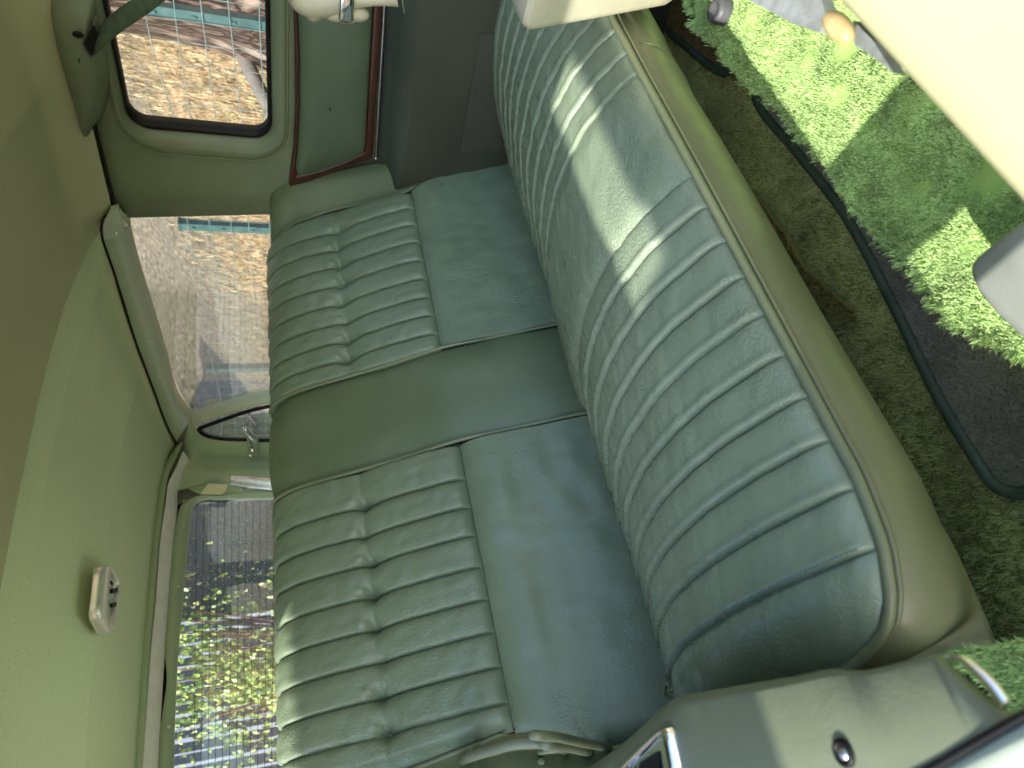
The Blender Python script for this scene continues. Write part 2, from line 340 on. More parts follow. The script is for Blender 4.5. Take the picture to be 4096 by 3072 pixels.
# added sun blockers, out of view, shaped as pier and gate to shade the cabin
a=M('blocker_render',.9,.2); a.color((.42,.40,.34),(.52,.49,.42),4); a.setn(a.bump(a.noise(60,5).outputs[0],.4,.004)); mat_blocker=a.m
pier=thing('sun_block_pier','unseen pale block shaped as a capped pier, added to keep sun off the seat','sun blocker',(-1.63,.84,-H))
obj('shaft',MB().box((-1.78,.520,-H-.1),(-1.48,1.15,1.50)),mat_blocker,pier,flat=True,fix=True)
obj('blocker_cap',MB().box((-1.82,.515,1.50),(-1.44,1.19,1.56)),mat_blocker,pier,flat=True,fix=True)
gate=thing('sun_block_gate','unseen green panel and tall round post shaped as a gate, added to trim the sun stripe','gate',(-1.5,.46,-H))
obj('post',MB().tube([(-1.5,.418,-H-.1),(-1.5,.418,1.5)],.033,16),mat_post,gate)
obj('panel',MB().box((-1.505,.450,-H+.05),(-1.495,.519,.93)),mat_post,gate,flat=True,fix=True)
# fallen log
p0=np.array([3.9,2.15,0]);p1=np.array([3.35,2.75,0]);  p0[2]=terr(p0[0],p0[1])+.18;p1[2]=terr(p1[0],p1[1])+.02
obj('fallen_log',MB().tube(smooth([p0,(p0+p1)/2+[0,0,.03],p1],12),[.045-.0015*i for i in range(12)],12),plain('grey_log',(.08,.07,.06),(.15,.13,.115),.9,0,8,40,.8,.01),None,label='grey fallen branch lying on the bank behind the fence',cat='branch')
# corrugated shed
a=M('corrugated_steel',.42,.5,.35); a.color((.20,.25,.33),(.27,.32,.40),1.5); a.setn(a.bump(a.noise(60,4).outputs[0],.15,.002)); mat_corr=a.m
SY=6.2; sx1=onY((800,2480),SY)[0]; mat_shed=plain('shed_paint',(.07,.085,.12),(.11,.13,.17),.7,0,3); mat_slat=plain('slat_paint',(.80,.82,.86),(.88,.9,.92),.5,0,9)
shed=thing('shed','blue grey shed with white upright slats beyond the rear window','shed',(sx1-2.5,SY,-H))
xs=np.array([-1.6,sx1]); off=np.zeros(2)
zs=np.array([-H-.1,1.75]); P=np.stack([np.broadcast_to(xs[:,None],(len(xs),2)),SY+np.broadcast_to(off[:,None],(len(xs),2)),np.broadcast_to(zs,(len(xs),2))],-1)
obj('wall',MB().grid(P),mat_shed,shed,flat=True)
bb=MB()
for k,xx in enumerate(np.arange(-.3,sx1,.088)):
    bb=MB().box((xx+.006*math.sin(k*5),SY-.055,-H),(xx+.019+.006*math.sin(k*3),SY-.02,2.58)); obj('slat',bb,mat_slat,shed,flat=True,fix=True)
obj('wall',MB().box((sx1-.06,SY+.01,-H-.1),(sx1,SY+4,2.6)),mat_corr,shed,flat=True,fix=True)
obj('roof',MB().box((-1.7,SY-.12,2.6),(sx1+.1,SY+4.2,2.67)),mat_corr,shed,flat=True,fix=True)
obj('batten',MB().box((-1.0,SY-.085,1.30),(sx1,SY-.056,1.34)),mat_corr,shed,flat=True,fix=True)
# garden bush in front of the shed
c0=onY((960,2680),4.6); bush=thing('bush','yellow green leafy bush in front of the slatted shed wall','bush',(c0[0],4.6,-H))
b=MB()
for k in range(26):
    aa=rng.uniform(0,6.28); rr=rng.uniform(.1,.45); e=np.array([c0[0]+rr*math.cos(aa),4.6+.6*rr*math.sin(aa),c0[2]+rng.uniform(-.2,.5)]); s0=np.array([c0[0],4.6,-H]); b.tube(smooth([s0,(s0*.4+e*.6)+[0,0,.05],e],8),np.linspace(.02,.005,8),6)
obj('branches',b,plain('twig',(.16,.08,.05),(.26,.15,.1),.8),bush)
N=9000; c=rng.normal(size=(N,3))*np.array([.23,.22,.34])+np.array([c0[0]+.02,4.6,c0[2]-.25]); c=c[vnoise(c[:,0]*6,c[:,2]*6+c[:,1]*3,6)>-.25]; N=len(c)
V,T=blades(c[:,0],c[:,1],c[:,2],rng.uniform(.025,.05,N),rng.uniform(.014,.024,N),rng.uniform(.2,.98,N))
fastmesh('leaves',V,T,clump_m('bush_leaf',[(0,(.05,.11,.03)),(.35,(.16,.26,.05)),(.6,(.34,.40,.08)),(.8,(.60,.60,.36)),(.9,(.66,.52,.08)),(.96,(.42,.14,.07)),(1,(.5,.2,.1))]),bush)
# ================================================================ CAR CABIN
car=thing('car','vintage car cabin with pale green headliner and olive vinyl trimmed side wall','car',(.69,1.0,-.85))
WX=1.36
def rrect(y0,y1,z0,z1,r,n=10,X=WX):
    P=[]
    for cyy,czz,a0 in ((y1-r,z1-r,0),(y0+r,z1-r,90),(y0+r,z0+r,180),(y1-r,z0+r,270)):
        for k in range(n): t=math.radians(a0+90*k/(n-1)); P.append((X,cyy+r*math.cos(t),czz+r*math.sin(t)))
        # straight samples
    return np.array(P)
def ringgrid(loops): return MB().grid(np.array(loops),cv=True)
# --- side window 1
wy0,wy1=.30,1.0; wz0,wz1=-.003,.268
def lean(P):   # sides of the glass lean with the body
    P=P.copy(); return P
inner=rrect(wy0,wy1,wz0,wz1,.035)
def offs(d,X,r): return rrect(wy0-d,wy1+d,wz0-d*.6,wz1+d*.35,r,X=X)
win=obj('window_surround',ringgrid([offs(.066,WX,.09),offs(.062,WX-.010,.088),offs(.052,WX-.016,.08),offs(.036,WX-.014,.065),offs(.016,WX-.004,.048),offs(.010,WX+.012,.042)]),mat_pillar,car)
obj('rubber_seal',ringgrid([offs(.012,WX+.008,.044),offs(.009,WX-.0005,.042),offs(.001,WX+.0,.036),offs(-.003,WX+.014,.033),offs(-.002,WX+.03,.033)]),mat_black,win)
obj('glass',MB().add(np.array(offs(.0,WX+.02,.035)),[tuple(range(40))]),mat_glass,win,flat=True)
def stitches(path,step,L,r,mat,parent,name='stitching',flat=False):
    P=smooth(path,max(4,int(np.sum(np.linalg.norm(np.diff(np.asarray(path),axis=0),axis=1))/step)))
    b=MB()
    for i in range(len(P)-1):
        d=P[i+1]-P[i]; b.tube([P[i]+d*.15,P[i]+d*.15+d*.65],r,4)
    return obj(name,b,mat,parent)
po=offs(.070,WX-.0035,.094); stitches(np.vstack([po[38:],po[:12]]),.004,.003,.0007,mat_thread,win)
obj('welt',MB().tube(smooth(offs(.064,WX-.009,.089),160,True),.0022,6,closed=True),mat_pipe,win)
# --- vinyl wall panel around window 1 and the pillar
ptop=LX(K(0,0,[(885,1620),(1985,1585)]),WX)
def panel_outer(X,e=0):
    P=rrect(.1,1.25+e,-.06-e,.335+e,.012,X=X).copy()
    for p in P:
        if p[1]>1.0: p[1]+= (p[2]-.15)*.11
    return P
obj('pillar_panel',ringgrid([panel_outer(WX+.03,-.001),panel_outer(WX+.006,0),panel_outer(WX,-.006),(panel_outer(WX,-.03)*.5+offs(.08,WX,.1)*.5)+np.array([-.004,0,0]),offs(.066,WX+.001,.09)]),mat_pillar,car)
# --- door pad with wooden frame
XD=WX-.012
padp=LX(K(1000,0,[(345,-300),(345,0),(362,400),(362,800),(345,1100),(332,1240),(345,1278),(430,1262),(560,1228),(700,1175),(840,1105),(853,1060),(866,800),(880,500),(905,50),(915,-300)]),XD)
woodo=LX(K(1000,0,[(318,-300),(318,0),(330,400),(335,800),(318,1100),(285,1362),(300,1372),(430,1340),(600,1272),(760,1215),(905,1162),(908,1120),(920,800),(940,600),(975,30),(985,-300)]),XD)
NP=120
def loop(P,n=NP): return np.asarray(P) if n is None else smooth(P,n,True)
def lin(P,n):
    P=np.vstack([P,P[:1]]);d=np.r_[0,np.cumsum(np.linalg.norm(np.diff(P,axis=0),axis=1))];t=np.linspace(0,d[-1],n,endpoint=False)
    return np.stack([np.interp(t,d,P[:,i]) for i in range(3)],-1)
# matched rings: subdivide between corresponding corners
def sub(P,k=6): 
    P=np.asarray(P);Q=np.roll(P,-1,0); return np.concatenate([P[:,None]+(Q-P)[:,None]*(np.arange(k)/k)[None,:,None]],0).reshape(-1,3)
pi_,wo=sub(padp),sub(woodo)
def sh(P,dx): return P+np.array([dx,0,0])
dp=obj('door_panel',MB().grid(np.array([sh(wo,.02),sh(wo,0),sh(wo+ (pi_-wo)*.12,-.004),sh(wo+(pi_-wo)*.85,-.006),sh(pi_,-.003),sh(pi_,.006)]),cv=True),mat_wood,car)
cen=pi_.mean(0); R_=[]
for s_,dx in ((1.0,.004),(.985,-.006),(.95,-.013),(.85,-.018),(.6,-.022),(.3,-.023),(.02,-.023)):
    R_.append(sh(np.stack([pi_[:,0],cen[1]+(pi_[:,1]-cen[1])*(1-(1-s_)*.35 if s_>.8 else s_),cen[2]+(pi_[:,2]-cen[2])*s_],-1),dx))
obj('pad',MB().grid(np.array(R_),cv=True),mat_green,dp)
cs=LX(K(1000,0,[(988,-300),(988,30),(962,500),(942,850),(925,1158)]),XD-.004)
b=MB().tube(smooth(cs,60),.0072,10,flat=.5); obj('chrome_strip',b,mat_steel,dp)
# --- door ledge and lower dark panel (armrest bulk)
def LXs(pts,X,n=60): return smooth(LX(pts,X),n)
la=LXs(K(1000,0,[(1000,-300),(1000,30),(985,500),(960,900),(947,1160),(965,1260),(1000,1400)]),WX-.010)
lb=LXs(K(1000,0,[(1040,-300),(1040,30),(1030,500),(1000,850),(1000,1160),(1010,1300),(1010,1410)]),WX-.016)
lc=LXs(K(1000,0,[(1085,-300),(1080,30),(1060,500),(1035,850),(1020,1160),(1035,1280),(1030,1405)]),WX-.045)
ld=LXs(K(1000,0,[(1195,-300),(1190,30),(1165,500),(1130,850),(1090,1160),(1075,1280),(1065,1395)]),WX-.075)
le=LXs(K(1000,0,[(1240,-300),(1235,30),(1210,500),(1180,850),(1140,1160),(1110,1300),(1090,1395)]),WX-.083)
lf=LXs(K(1000,0,[(1700,-300),(1690,100),(1660,500),(1600,850),(1545,1130),(1500,1240),(1400,1300)]),WX-.085)
lg=lf+np.array([.01,0,-.4])
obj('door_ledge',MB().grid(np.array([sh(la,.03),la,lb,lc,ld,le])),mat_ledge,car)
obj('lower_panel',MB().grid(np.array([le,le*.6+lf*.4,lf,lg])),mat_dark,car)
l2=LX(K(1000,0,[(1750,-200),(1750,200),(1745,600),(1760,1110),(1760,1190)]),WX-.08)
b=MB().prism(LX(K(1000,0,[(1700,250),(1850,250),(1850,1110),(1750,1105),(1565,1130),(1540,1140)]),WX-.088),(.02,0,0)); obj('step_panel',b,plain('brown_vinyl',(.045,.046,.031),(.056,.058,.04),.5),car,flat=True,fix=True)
b=MB()
hp=LX(K(1000,0,[(1115,-60),(1135,60),(1150,125),(1160,60),(1160,-60)]),WX-.06); b.tube(smooth(hp,20),.0022,8)
obj('door_pull',b,mat_chrome,car)
# --- window-2 door frame: moulding with screws
o1=LXs(K(0,800,[(870,30),(800,90),(760,150),(745,230),(760,300),(850,560),(1000,1040),(1130,1390),(1230,1659)])+K(0,1500,[(1300,495)]),WX,70)
o2=LXs(K(0,800,[(890,60),(850,140),(835,220),(845,300),(885,420),(950,640),(1080,1050),(1200,1390),(1285,1640)])+K(0,1500,[(1325,445)]),WX-.028,70)
o3=LXs(K(0,800,[(905,90),(900,150),(900,240),(925,330),(975,520),(1060,800),(1160,1120),(1230,1330),(1330,1560)])+K(0,1500,[(1380,370)]),WX-.024,70)
o4=LXs(K(0,800,[(930,110),(950,160),(955,215),(968,300),(1030,530),(1130,850),(1230,1180),(1300,1440),(1395,1595)])+K(0,1500,[(1415,318)]),WX-.004,70)
fr=obj('window_moulding',MB().grid(np.array([sh(o1,.004),o1*.75+o2*.25+[-.006,0,0],o2,o2*.75+o3*.25+[-.002,0,0],o3,o4,sh(o4,.03)])),mat_paint,car)
obj('edge_welt',MB().tube(sh(o1,-.002),.0028,6),mat_black,car)
def screw(p,n,r,parent,mat=None):
    n=np.array(n,float);n/=np.linalg.norm(n); a_=np.cross(n,[0,0,1.0]);a_/=np.linalg.norm(a_);c_=np.cross(n,a_)
    th=np.linspace(0,2*np.pi,14,endpoint=False); R_=[]
    for rr,hh in ((r,0),(r*.95,r*.25),(r*.6,r*.4),(r*.28,r*.42),(r*.22,r*.15),(.01*r,r*.12)):
        R_.append(p+n*hh+rr*(np.cos(th)[:,None]*a_+np.sin(th)[:,None]*c_))
    return obj('screw',MB().grid(np.array(R_),cv=True),mat or mat_steel,parent,fix=True)
for p,dx in (((932,180),.017),((862,250),.027),((1117,1045),.028),((1315,1607),.018)): screw(LX(K(0,800,[p]),WX-dx-.004)[0],(-1,-.2,-.3),.0055,fr)
cap=LX(K(0,800,[(815,70),(872,55),(892,140),(930,160),(905,240),(850,290),(770,290),(760,180)]),WX-.030)
obj('corner_cap',MB().prism(cap,(.012,0,0)),mat_paint,fr,flat=True,fix=True)
# division bar, vent frame, latch
b1=LXs(K(0,1500,[(1410,320),(1500,275),(1700,215),(1850,170),(2060,135)]),WX,30); b2=LXs(K(0,1500,[(1440,378),(1540,335),(1700,285),(1850,240),(2060,195)]),WX,30)
dv=obj('division_bar',MB().grid(np.array([sh(b1,.02),b1,b1*.6+b2*.4+[-.012,0,0],b1*.3+b2*.7+[-.012,0,0],b2,sh(b2,.02)])),mat_paint,car)
v1=LXs(K(0,1500,[(2060,215),(1850,262),(1700,310),(1560,360),(1470,400),(1490,430),(1560,460),(1700,475),(1980,482),(2060,482)]),WX+.004,80)
vf=obj('vent_window',MB().tube(v1,.0085,8,flat=.7),mat_black,car)
obj('glass',MB().add(LX(K(0,1500,[(1445,385),(2080,200),(2080,490),(1560,470)]),WX+.008),[(0,1,2,3)]),mat_glass,vf,flat=True)
lt=lambda pts,X:LX(K(0,1500,pts),X)
b=MB(); b.tube(smooth(lt([(1800,400),(1830,430),(1870,470),(1890,520),(1880,575),(1850,590)],WX-.03),24),[.009+.005*math.sin(i/23*3.1) for i in range(24)],10)
b.tube(smooth(lt([(1820,410),(1835,470),(1840,540),(1850,590)],WX-.012),14),.008,10); b.ell(lt([(1812,402)],WX-.03)[0],(.008,.010,.008)); b.ell(lt([(1860,560)],WX-.025)[0],(.010,.016,.014))
obj('latch',b,mat_chrome,vf)
# glass of window 2
obj('side_glass',MB().add(LX(K(0,800,[(900,90),(2150,90)])+K(0,1500,[(2150,135),(1415,330)])+K(0,800,[(1280,1300)]),WX+.016),[(0,1,2,3,4)]),mat_glass,car,flat=True)
# corner post between vent window and rear window
RY=2.42
def mixpt(p,X=None,Y=None): return onX(p,X) if X else onY(p,Y)
cols=[ # (list of px along the column from roof to belt, plane)
 (K(0,1500,[(1408,315),(1450,400),(1560,478),(1700,486),(1980,492),(2100,492)]),('X',WX+.002)),
 (K(0,1500,[(1395,350),(1430,440),(1530,520),(1700,545),(1980,550),(2100,550)]),('X',WX-.012)),
 (K(0,1500,[(1372,425),(1410,500),(1500,575),(1700,605),(1980,612),(2100,612)]),('X',WX-.008)),
 (K(0,1500,[(1350,500),(1370,560),(1450,640),(1600,690),(1800,690),(2100,690)]),('Y',RY-.045)),
 (K(0,1500,[(1310,500),(1290,620),(1330,690),(1450,715),(1700,735),(2100,750)]),('Y',RY-.05)),
 (K(0,1500,[(1300,500),(1240,640),(1250,760),(1330,745),(1650,800),(2100,810)]),('Y',RY-.035)),
 (K(0,1500,[(1300,500),(1215,720),(1215,880),(1290,800),(1480,880),(1640,885)]),('Y',RY-.012)),
]
G=[]
for pts,(ax,val) in cols:
    L=(LX if ax=='X' else LY)(pts,val); G.append(smooth(L,40))
corner=obj('corner_post',MB().grid(np.array(G)),mat_flange,car)
# roof corner triangle
t1=LXs(K(0,1500,[(1300,495),(1325,445),(1380,370),(1408,315)]),WX-.012,12)
# rear rails: strips running along the top of the rear window
def RL(pts,Y,n=80): return smooth(LY(pts,Y),n)
Kt=lambda pts:K(0,2172,pts)
r1=RL(K(0,1500,[(1320,500),(1245,610),(1190,720),(1150,870),(1125,1050),(1100,1240)])+Kt([(1060,400),(1015,800),(985,1200),(958,1659),(935,2100)]),RY-.07)
r1b=RL(K(0,1500,[(1345,500),(1290,620),(1240,730),(1215,880),(1195,1050),(1172,1240)])+Kt([(1140,400),(1105,800),(1080,1200),(1048,1659),(1022,2100)]),RY-.10)
r2=RL(K(0,1500,[(1350,560),(1290,700),(1240,800),(1225,920),(1205,1050),(1180,1240)])+Kt([(1150,400),(1112,800),(1085,1200),(1052,1659),(1026,2100)]),RY-.095)
r3=RL(K(0,1500,[(1400,640),(1330,760),(1300,850),(1300,930),(1290,1050),(1270,1240)])+Kt([(1235,400),(1205,800),(1180,1200),(1157,1659),(1130,2100)]),RY-.04)
r0_=r1+np.array([0,.0,.004])
obj('headliner_rail',MB().grid(np.array([r0_,r1*.7+r1b*.3+[0,-.012,-.002],r1b,r1b+[0,.01,0]])),mat_flange,car)
obj('pale_rail',MB().grid(np.array([r2,r2*.7+r3*.3+[0,-.008,0],r2*.3+r3*.7+[0,-.006,0],r3,r3+[0,.03,.0]])),mat_pale,car)
obj('edge_welt',MB().tube(r1+np.array([0,-.002,.002]),.003,6),mat_black,car)
# flange around rear glass
fa=RL(K(0,1500,[(2150,800),(2000,812),(1800,830),(1640,885),(1480,885),(1370,930),(1330,970),(1300,1080),(1275,1240)])+Kt([(1240,350),(1215,700),(1218,850),(1230,1000),(1205,1200),(1178,1400),(1160,1659),(1135,2100)]),RY-.02,130)
fb=RL(K(0,1500,[(2150,905),(2000,903),(1800,903),(1600,905),(1500,905),(1440,935),(1412,980),(1400,1080),(1382,1240)])+Kt([(1345,400),(1312,800),(1300,1000),(1290,1200),(1284,1400),(1278,1659),(1262,2100)]),RY-.008,130)
fl=obj('rear_window_flange',MB().grid(np.array([fa+[0,.004,0],fa,fa*.5+fb*.5+[0,-.003,0],fb,fb+[0,.02,0]])),mat_flange,car)
obj('gap_backing',MB().grid(np.array([fa+[0,.03,.03],fa*.5+fb*.5+[0,.05,0]])),mat_black,car)
for p in K(0,1500,[(1798,848),(1352,1112),(1208,1018),(1452,515)])+Kt([(1314,318),(1275,812),(1243,1355),(1117,635)]): screw(onY(p,RY-.035) ,(0,-1,-.25),.0062,fl)
ss=LY(K(0,1500,[(1700,745),(1800,770),(2000,800),(2150,815)]),RY-.04); 
obj('sill_strip',MB().grid(np.array([LY(K(0,1500,[(1705,742),(1850,748),(2000,760),(2150,770)]),RY-.05),LY(K(0,1500,[(1695,790),(1850,800),(2000,815),(2150,825)]),RY-.06),LY(K(0,1500,[(1690,808),(1850,835),(2000,850),(2150,860)]),RY-.035)])),mat_steel,car)
lab=LY(K(0,1500,[(1535,800),(1680,808),(1660,860),(1630,880),(1478,876)]),RY-.055); obj('sticker',MB().prism(lab,(0,.003,0)),plain('sticker_paper',(.75,.80,.55),(.8,.84,.6),.5),car,flat=True,fix=True)
# rear glass, heater wires and rain drops
rgc=LY(K(0,1500,[(1390,895),(2250,895)])+Kt([(2150,2300),(1240,2300)]),RY)
rg=obj('rear_glass',MB().add(rgc,[(0,1,2,3)]),mat_rglass,car,flat=True)
b=MB()
for k in range(13):
    xa=1450+52*k; pp=LY([K(0,1500,[(xa,930)])[0],K(0,2172,[(xa-25,2200)])[0]],RY-.002); b.tube(pp,.0006,4)
obj('heater_wires',b,mat_black,car)
b=MB(); zmin=rgc[:,2].min();zmax=rgc[:,2].max();xmin=rgc[:,0].min();xmax=rgc[:,0].max()
for k in range(1500):
    p=(xmin+(xmax-xmin)*rng.random(),RY-.0,zmin+(zmax-zmin)*rng.random()); r_=abs(rng.normal(.0008,.0007))+.0005
    if p[0]>xmax-.25 and rng.random()<.7: continue
    b.ell(p,(r_,r_*.5,r_),7,5)
obj('raindrops',b,plain('water_drop',(.75,.8,.9),(.85,.9,1),.1,0,5),car,kind='stuff')
# --- headliner
def ceil(X,Y):
    t=np.clip(np.abs((X-.69)/.69),0,1); side=.325+.03*np.clip((Y-1.2)/.3,0,1)-.03*np.clip((Y-1.8)/.6,0,1); zc=.455-.062*np.clip((Y-1.4)/.9,0,1)**1.2
    z=side+(zc-side)*(1-t**2.8)**(1/2.4)
    k=np.interp(Y,[-1.3,-.6,-.1,.4,.9,1.31,1.46,1.88,2.36],np.arange(9)); fr_=k-np.floor(k); amp=np.interp(Y,[0,1.25,1.31,1.46,1.88,2.36],[.010,.012,.014,.006,.012,.008])
    return z-amp*(1-np.abs(np.sin(np.pi*fr_))**.7)*np.clip((1-t)*6,0,1)
def headgrid(y0,y1,n):
    X=.69+.68*np.sin(np.linspace(-np.pi/2,np.pi/2,90)); Y=np.linspace(y0,y1,n); A,B=np.meshgrid(X,Y,indexing='ij')
    Z=ceil(A,B)+.004*vnoise(A*5,B*5,3)+.008*np.exp(-((A-1.18)/.10)**2-((B-1.62)/.05)**2)*-1-.008*np.exp(-((A-1.05)/.10)**2-((B-1.95)/.05)**2)
    return np.stack([A,B,Z],-1)
hg=headgrid(.02,1.31,130); fr1=np.clip((1.28-hg[...,1])/.06,0,1); hg[...,0]=.69+(hg[...,0]-.69)*(1-.030*fr1); tt=np.abs(hg[...,0]-.69)/.66
hg[...,2]-=fr1*.022*np.clip((tt-.90)/.09,0,1.2)
obj('headliner',MB().grid(hg),mat_head,car)
obj('headliner_edge',MB().tube(hg[-1,::3]+[0,0,-.001],.0022,6),mat_black,car)
obj('headliner',MB().grid(headgrid(1.31,2.37,120)),mat_perf,car,label='perforated light green headliner section above the rear window')
# belt cover bulge and slot
bo=smooth(LX(K(0,0,[(392,-60),(400,220),(470,500),(560,800),(632,1015),(700,920),(760,850),(800,690),(812,520),(790,400),(760,280),(715,120),(680,-60)]),WX-.012),80,True)
cen=onX(K(0,0,[(590,420)])[0],WX-.05); rings=[]
for s_,dx in ((1,.012),(1,0),(.93,-.016),(.8,-.032),(.55,-.043),(.3,-.047),(.03,-.048)):
    rings.append(np.stack([bo[:,0]+dx,cen[1]+(bo[:,1]-cen[1])*s_,cen[2]+(bo[:,2]-cen[2])*s_],-1))
bc=obj('belt_cover',MB().grid(np.array(rings),cv=True),mat_pillar,car)
sp_=LX(K(0,0,[(610,330),(645,235),(692,155),(735,225),(778,310),(730,370),(672,430),(635,380)]),WX-.064)
cc=sp_.mean(0); q=[sp_+[.02,0,0],sp_,cc+(sp_-cc)*.88+[-.004,0,0],cc+(sp_-cc)*.80,cc+(sp_-cc)*.78+[.02,0,0]]
obj('slot_bezel',MB().grid(np.array([sub(x_,3) for x_ in q]),cv=True),mat_ledge,bc)
obj('slot',MB().add(cc+(sp_-cc)*.84+[-.001,0,0],[tuple(range(8))]),mat_black,bc,flat=True)
e=onX(K(0,0,[(575,255)])[0],WX-.066); obj('button',MB().ell(e,(.004,.006,.009)),mat_black,bc)
mat_rim=plain('satin_rim',(.72,.73,.68),(.82,.83,.78),.28,.6,20)
# dome lamp housing on the headliner
DZ=.385
lamp=thing('dome_lamp','empty chrome rimmed dome lamp housing on the green headliner','lamp',tuple(onZ((440,2400),DZ)))
dl=lambda pts,z:LZ(K(0,2172,pts),z)
out=dl([(785,163),(800,165),(890,280),(893,300),(845,635),(795,668),(782,655),(735,560),(728,520),(765,175)],DZ)
inn=dl([(812,205),(822,215),(872,290),(872,310),(828,590),(815,625),(800,600),(795,560),(798,420),(808,250)],DZ)
so_,si=sub(out,5),sub(inn,5)
obj('rim',MB().grid(np.array([so_+[0,0,.02],so_,so_*.85+si*.15+[0,0,-.003],so_*.3+si*.7+[0,0,-.004],si+[0,0,-.001],si+[0,0,.012]]),cv=True),mat_rim,lamp)
obj('reflector',MB().add(si+[0,0,.010],[tuple(range(len(si)))]),plain('lamp_white',(.6,.62,.55),(.7,.72,.62),.4),lamp,flat=True)
for y_ in (355,460): 
    p=dl([(810,y_-12),(850,y_-25),(852,y_+5),(812,y_+18)],DZ+.004); obj('bulb_clip',MB().prism(p,(0,0,-.006)),mat_black,lamp,flat=True,fix=True)
obj('bulb_clip',MB().tube(dl([(818,285),(828,305)],DZ+.004),.003,6),mat_black,lamp)
# seat belt strap
s0=onX(K(0,0,[(690,330)])[0],WX-.058); s1=onX(K(0,0,[(1130,-20)])[0],1.22); s2=s1+(s1-s0)*.9
ctr=smooth([s0+[.01,0,0],s0,(s0*.55+s1*.45)+[0,0,.006],s1,s2],30); dirs=(s1-s0)/np.linalg.norm(s1-s0); side=np.cross(dirs,-fw); side/=np.linalg.norm(side)
wv=np.linspace(.020,.008,30)[:,None]; tw=np.cross(dirs,side)
ang=np.linspace(-.1,1.0,30)[:,None]; sd=side*np.cos(ang)+tw*np.sin(ang)
obj('seat_belt',MB().grid(np.array([ctr+sd*wv,ctr+sd*wv*.3,ctr-sd*wv*.3,ctr-sd*wv])),plain('belt_webbing',(.06,.09,.06),(.08,.12,.08),.6,0,60,700,.5,.001),None,label='dark green seat belt strap coming out of the pillar slot',cat='seat belt',solid=.0015)
# --- outer shell that closes the car (never in the photograph but it shades the cabin)
mat_body=plain('body_paint',(.30,.33,.24),(.33,.36,.27),.3,0,4)
b=MB().grid(np.stack(np.meshgrid(np.linspace(-.08,1.44,20),np.linspace(.02,2.48,34),indexing='ij')+[np.zeros((20,34))],-1)); 
P=b.v[0]; P[:,2]=.50-.10*np.abs((P[:,0]-.68)/.76)**4-.05*np.clip((P[:,1]-1.7)/.8,0,1)**2
obj('roof_skin',b,mat_body,car,solid=.02,solid_off=0)
obj('body_side',MB().box((WX+.05,-.3,-.95),(WX+.10,2.6,-.045)),mat_body,car,flat=True,fix=True)
obj('roof_rail',MB().box((WX+.035,.02,.285),(WX+.085,1.29,.44)),mat_body,car,flat=True,fix=True)
obj('roof_rail',MB().box((WX+.035,1.29,.335),(WX+.085,2.45,.44)),mat_body,car,flat=True,fix=True)
obj('roof_rail',MB().box((WX+.035,2.22,.27),(WX+.085,2.49,.335)),mat_body,car,flat=True,fix=True)
obj('tail_header',MB().box((-.1,RY+.03,.318),(WX+.1,RY+.07,.47)),mat_body,car,flat=True,fix=True)
obj('tail_pillar',MB().box((1.20,RY+.03,-.05),(WX+.1,RY+.07,.318)),mat_body,car,flat=True,fix=True)
obj('bounce_shelf',MB().box((-.04,1.34,-.12),(WX,RY,-.07)),mat_paint,car,flat=True,fix=True)  # unseen pale shelf added to bounce sun up onto the headliner
obj('roof_rail',MB().box((-.10,.02,.31),(-.05,2.45,.44)),mat_body,car,flat=True,fix=True)
obj('tail_panel',MB().box((-.1,RY+.04,-.95),(WX+.1,RY+.10,-.03)),mat_body,car,flat=True,fix=True)
obj('floor_pan',MB().box((-.1,-.9,-.90),(WX+.1,RY+.1,-.84)),mat_body,car,flat=True,fix=True)
obj('near_sill',MB().box((-.10,.10,-.95),(-.05,1.18,-.60)),mat_body,car,flat=True,fix=True)
obj('near_sun_bar',MB().box((-.095,.30,.268),(-.055,1.10,.312)),mat_body,car,flat=True,fix=True)  # unseen bar added to end the sun stripe on the cushion
obj('near_side',MB().box((-.10,1.18,-.95),(-.05,2.45,.045)),mat_body,car,flat=True,fix=True)
obj('near_pillar',MB().box((-.10,2.1,.08),(-.05,2.45,.36)),mat_body,car,flat=True,fix=True)
# ================================================================ BENCH SEAT
seat=thing('bench_seat','pleated sage green leather bench seat with olive piping and plain middle section','seat',(.69,.75,-.8))
BP=np.array([(.95,-.62),(.976,-.522),(1.012,-.42),(1.045,-.315),(1.090,-.23),(1.130,-.147),(1.166,-.075),(1.198,-.028),(1.236,-.003),(1.275,-.006),(1.305,-.035),(1.318,-.09)])
B3=smooth(np.c_[0*BP[:,0],BP],600); BYZ=B3[:,1:]; BS=np.r_[0,np.cumsum(np.linalg.norm(np.diff(BYZ,axis=0),axis=1))]
def s_at(z,y=None):  # arc length where the rising face reaches z
    k=np.argmax(BYZ[:,1]>=z); return BS[k]
sH,sD,sT=s_at(-.315),s_at(-.147),BS[np.argmax(BYZ[:,1])]
def bpt(s):
    y=np.interp(s,BS,BYZ[:,0]);z=np.interp(s,BS,BYZ[:,1]); dy=np.interp(s+.004,BS,BYZ[:,0])-np.interp(s-.004,BS,BYZ[:,0]);dz=np.interp(s+.004,BS,BYZ[:,1])-np.interp(s-.004,BS,BYZ[:,1])
    l=np.hypot(dy,dz)+1e-9; return y,z,-dz/l,dy/l     # normal points to the front (-Y) and up
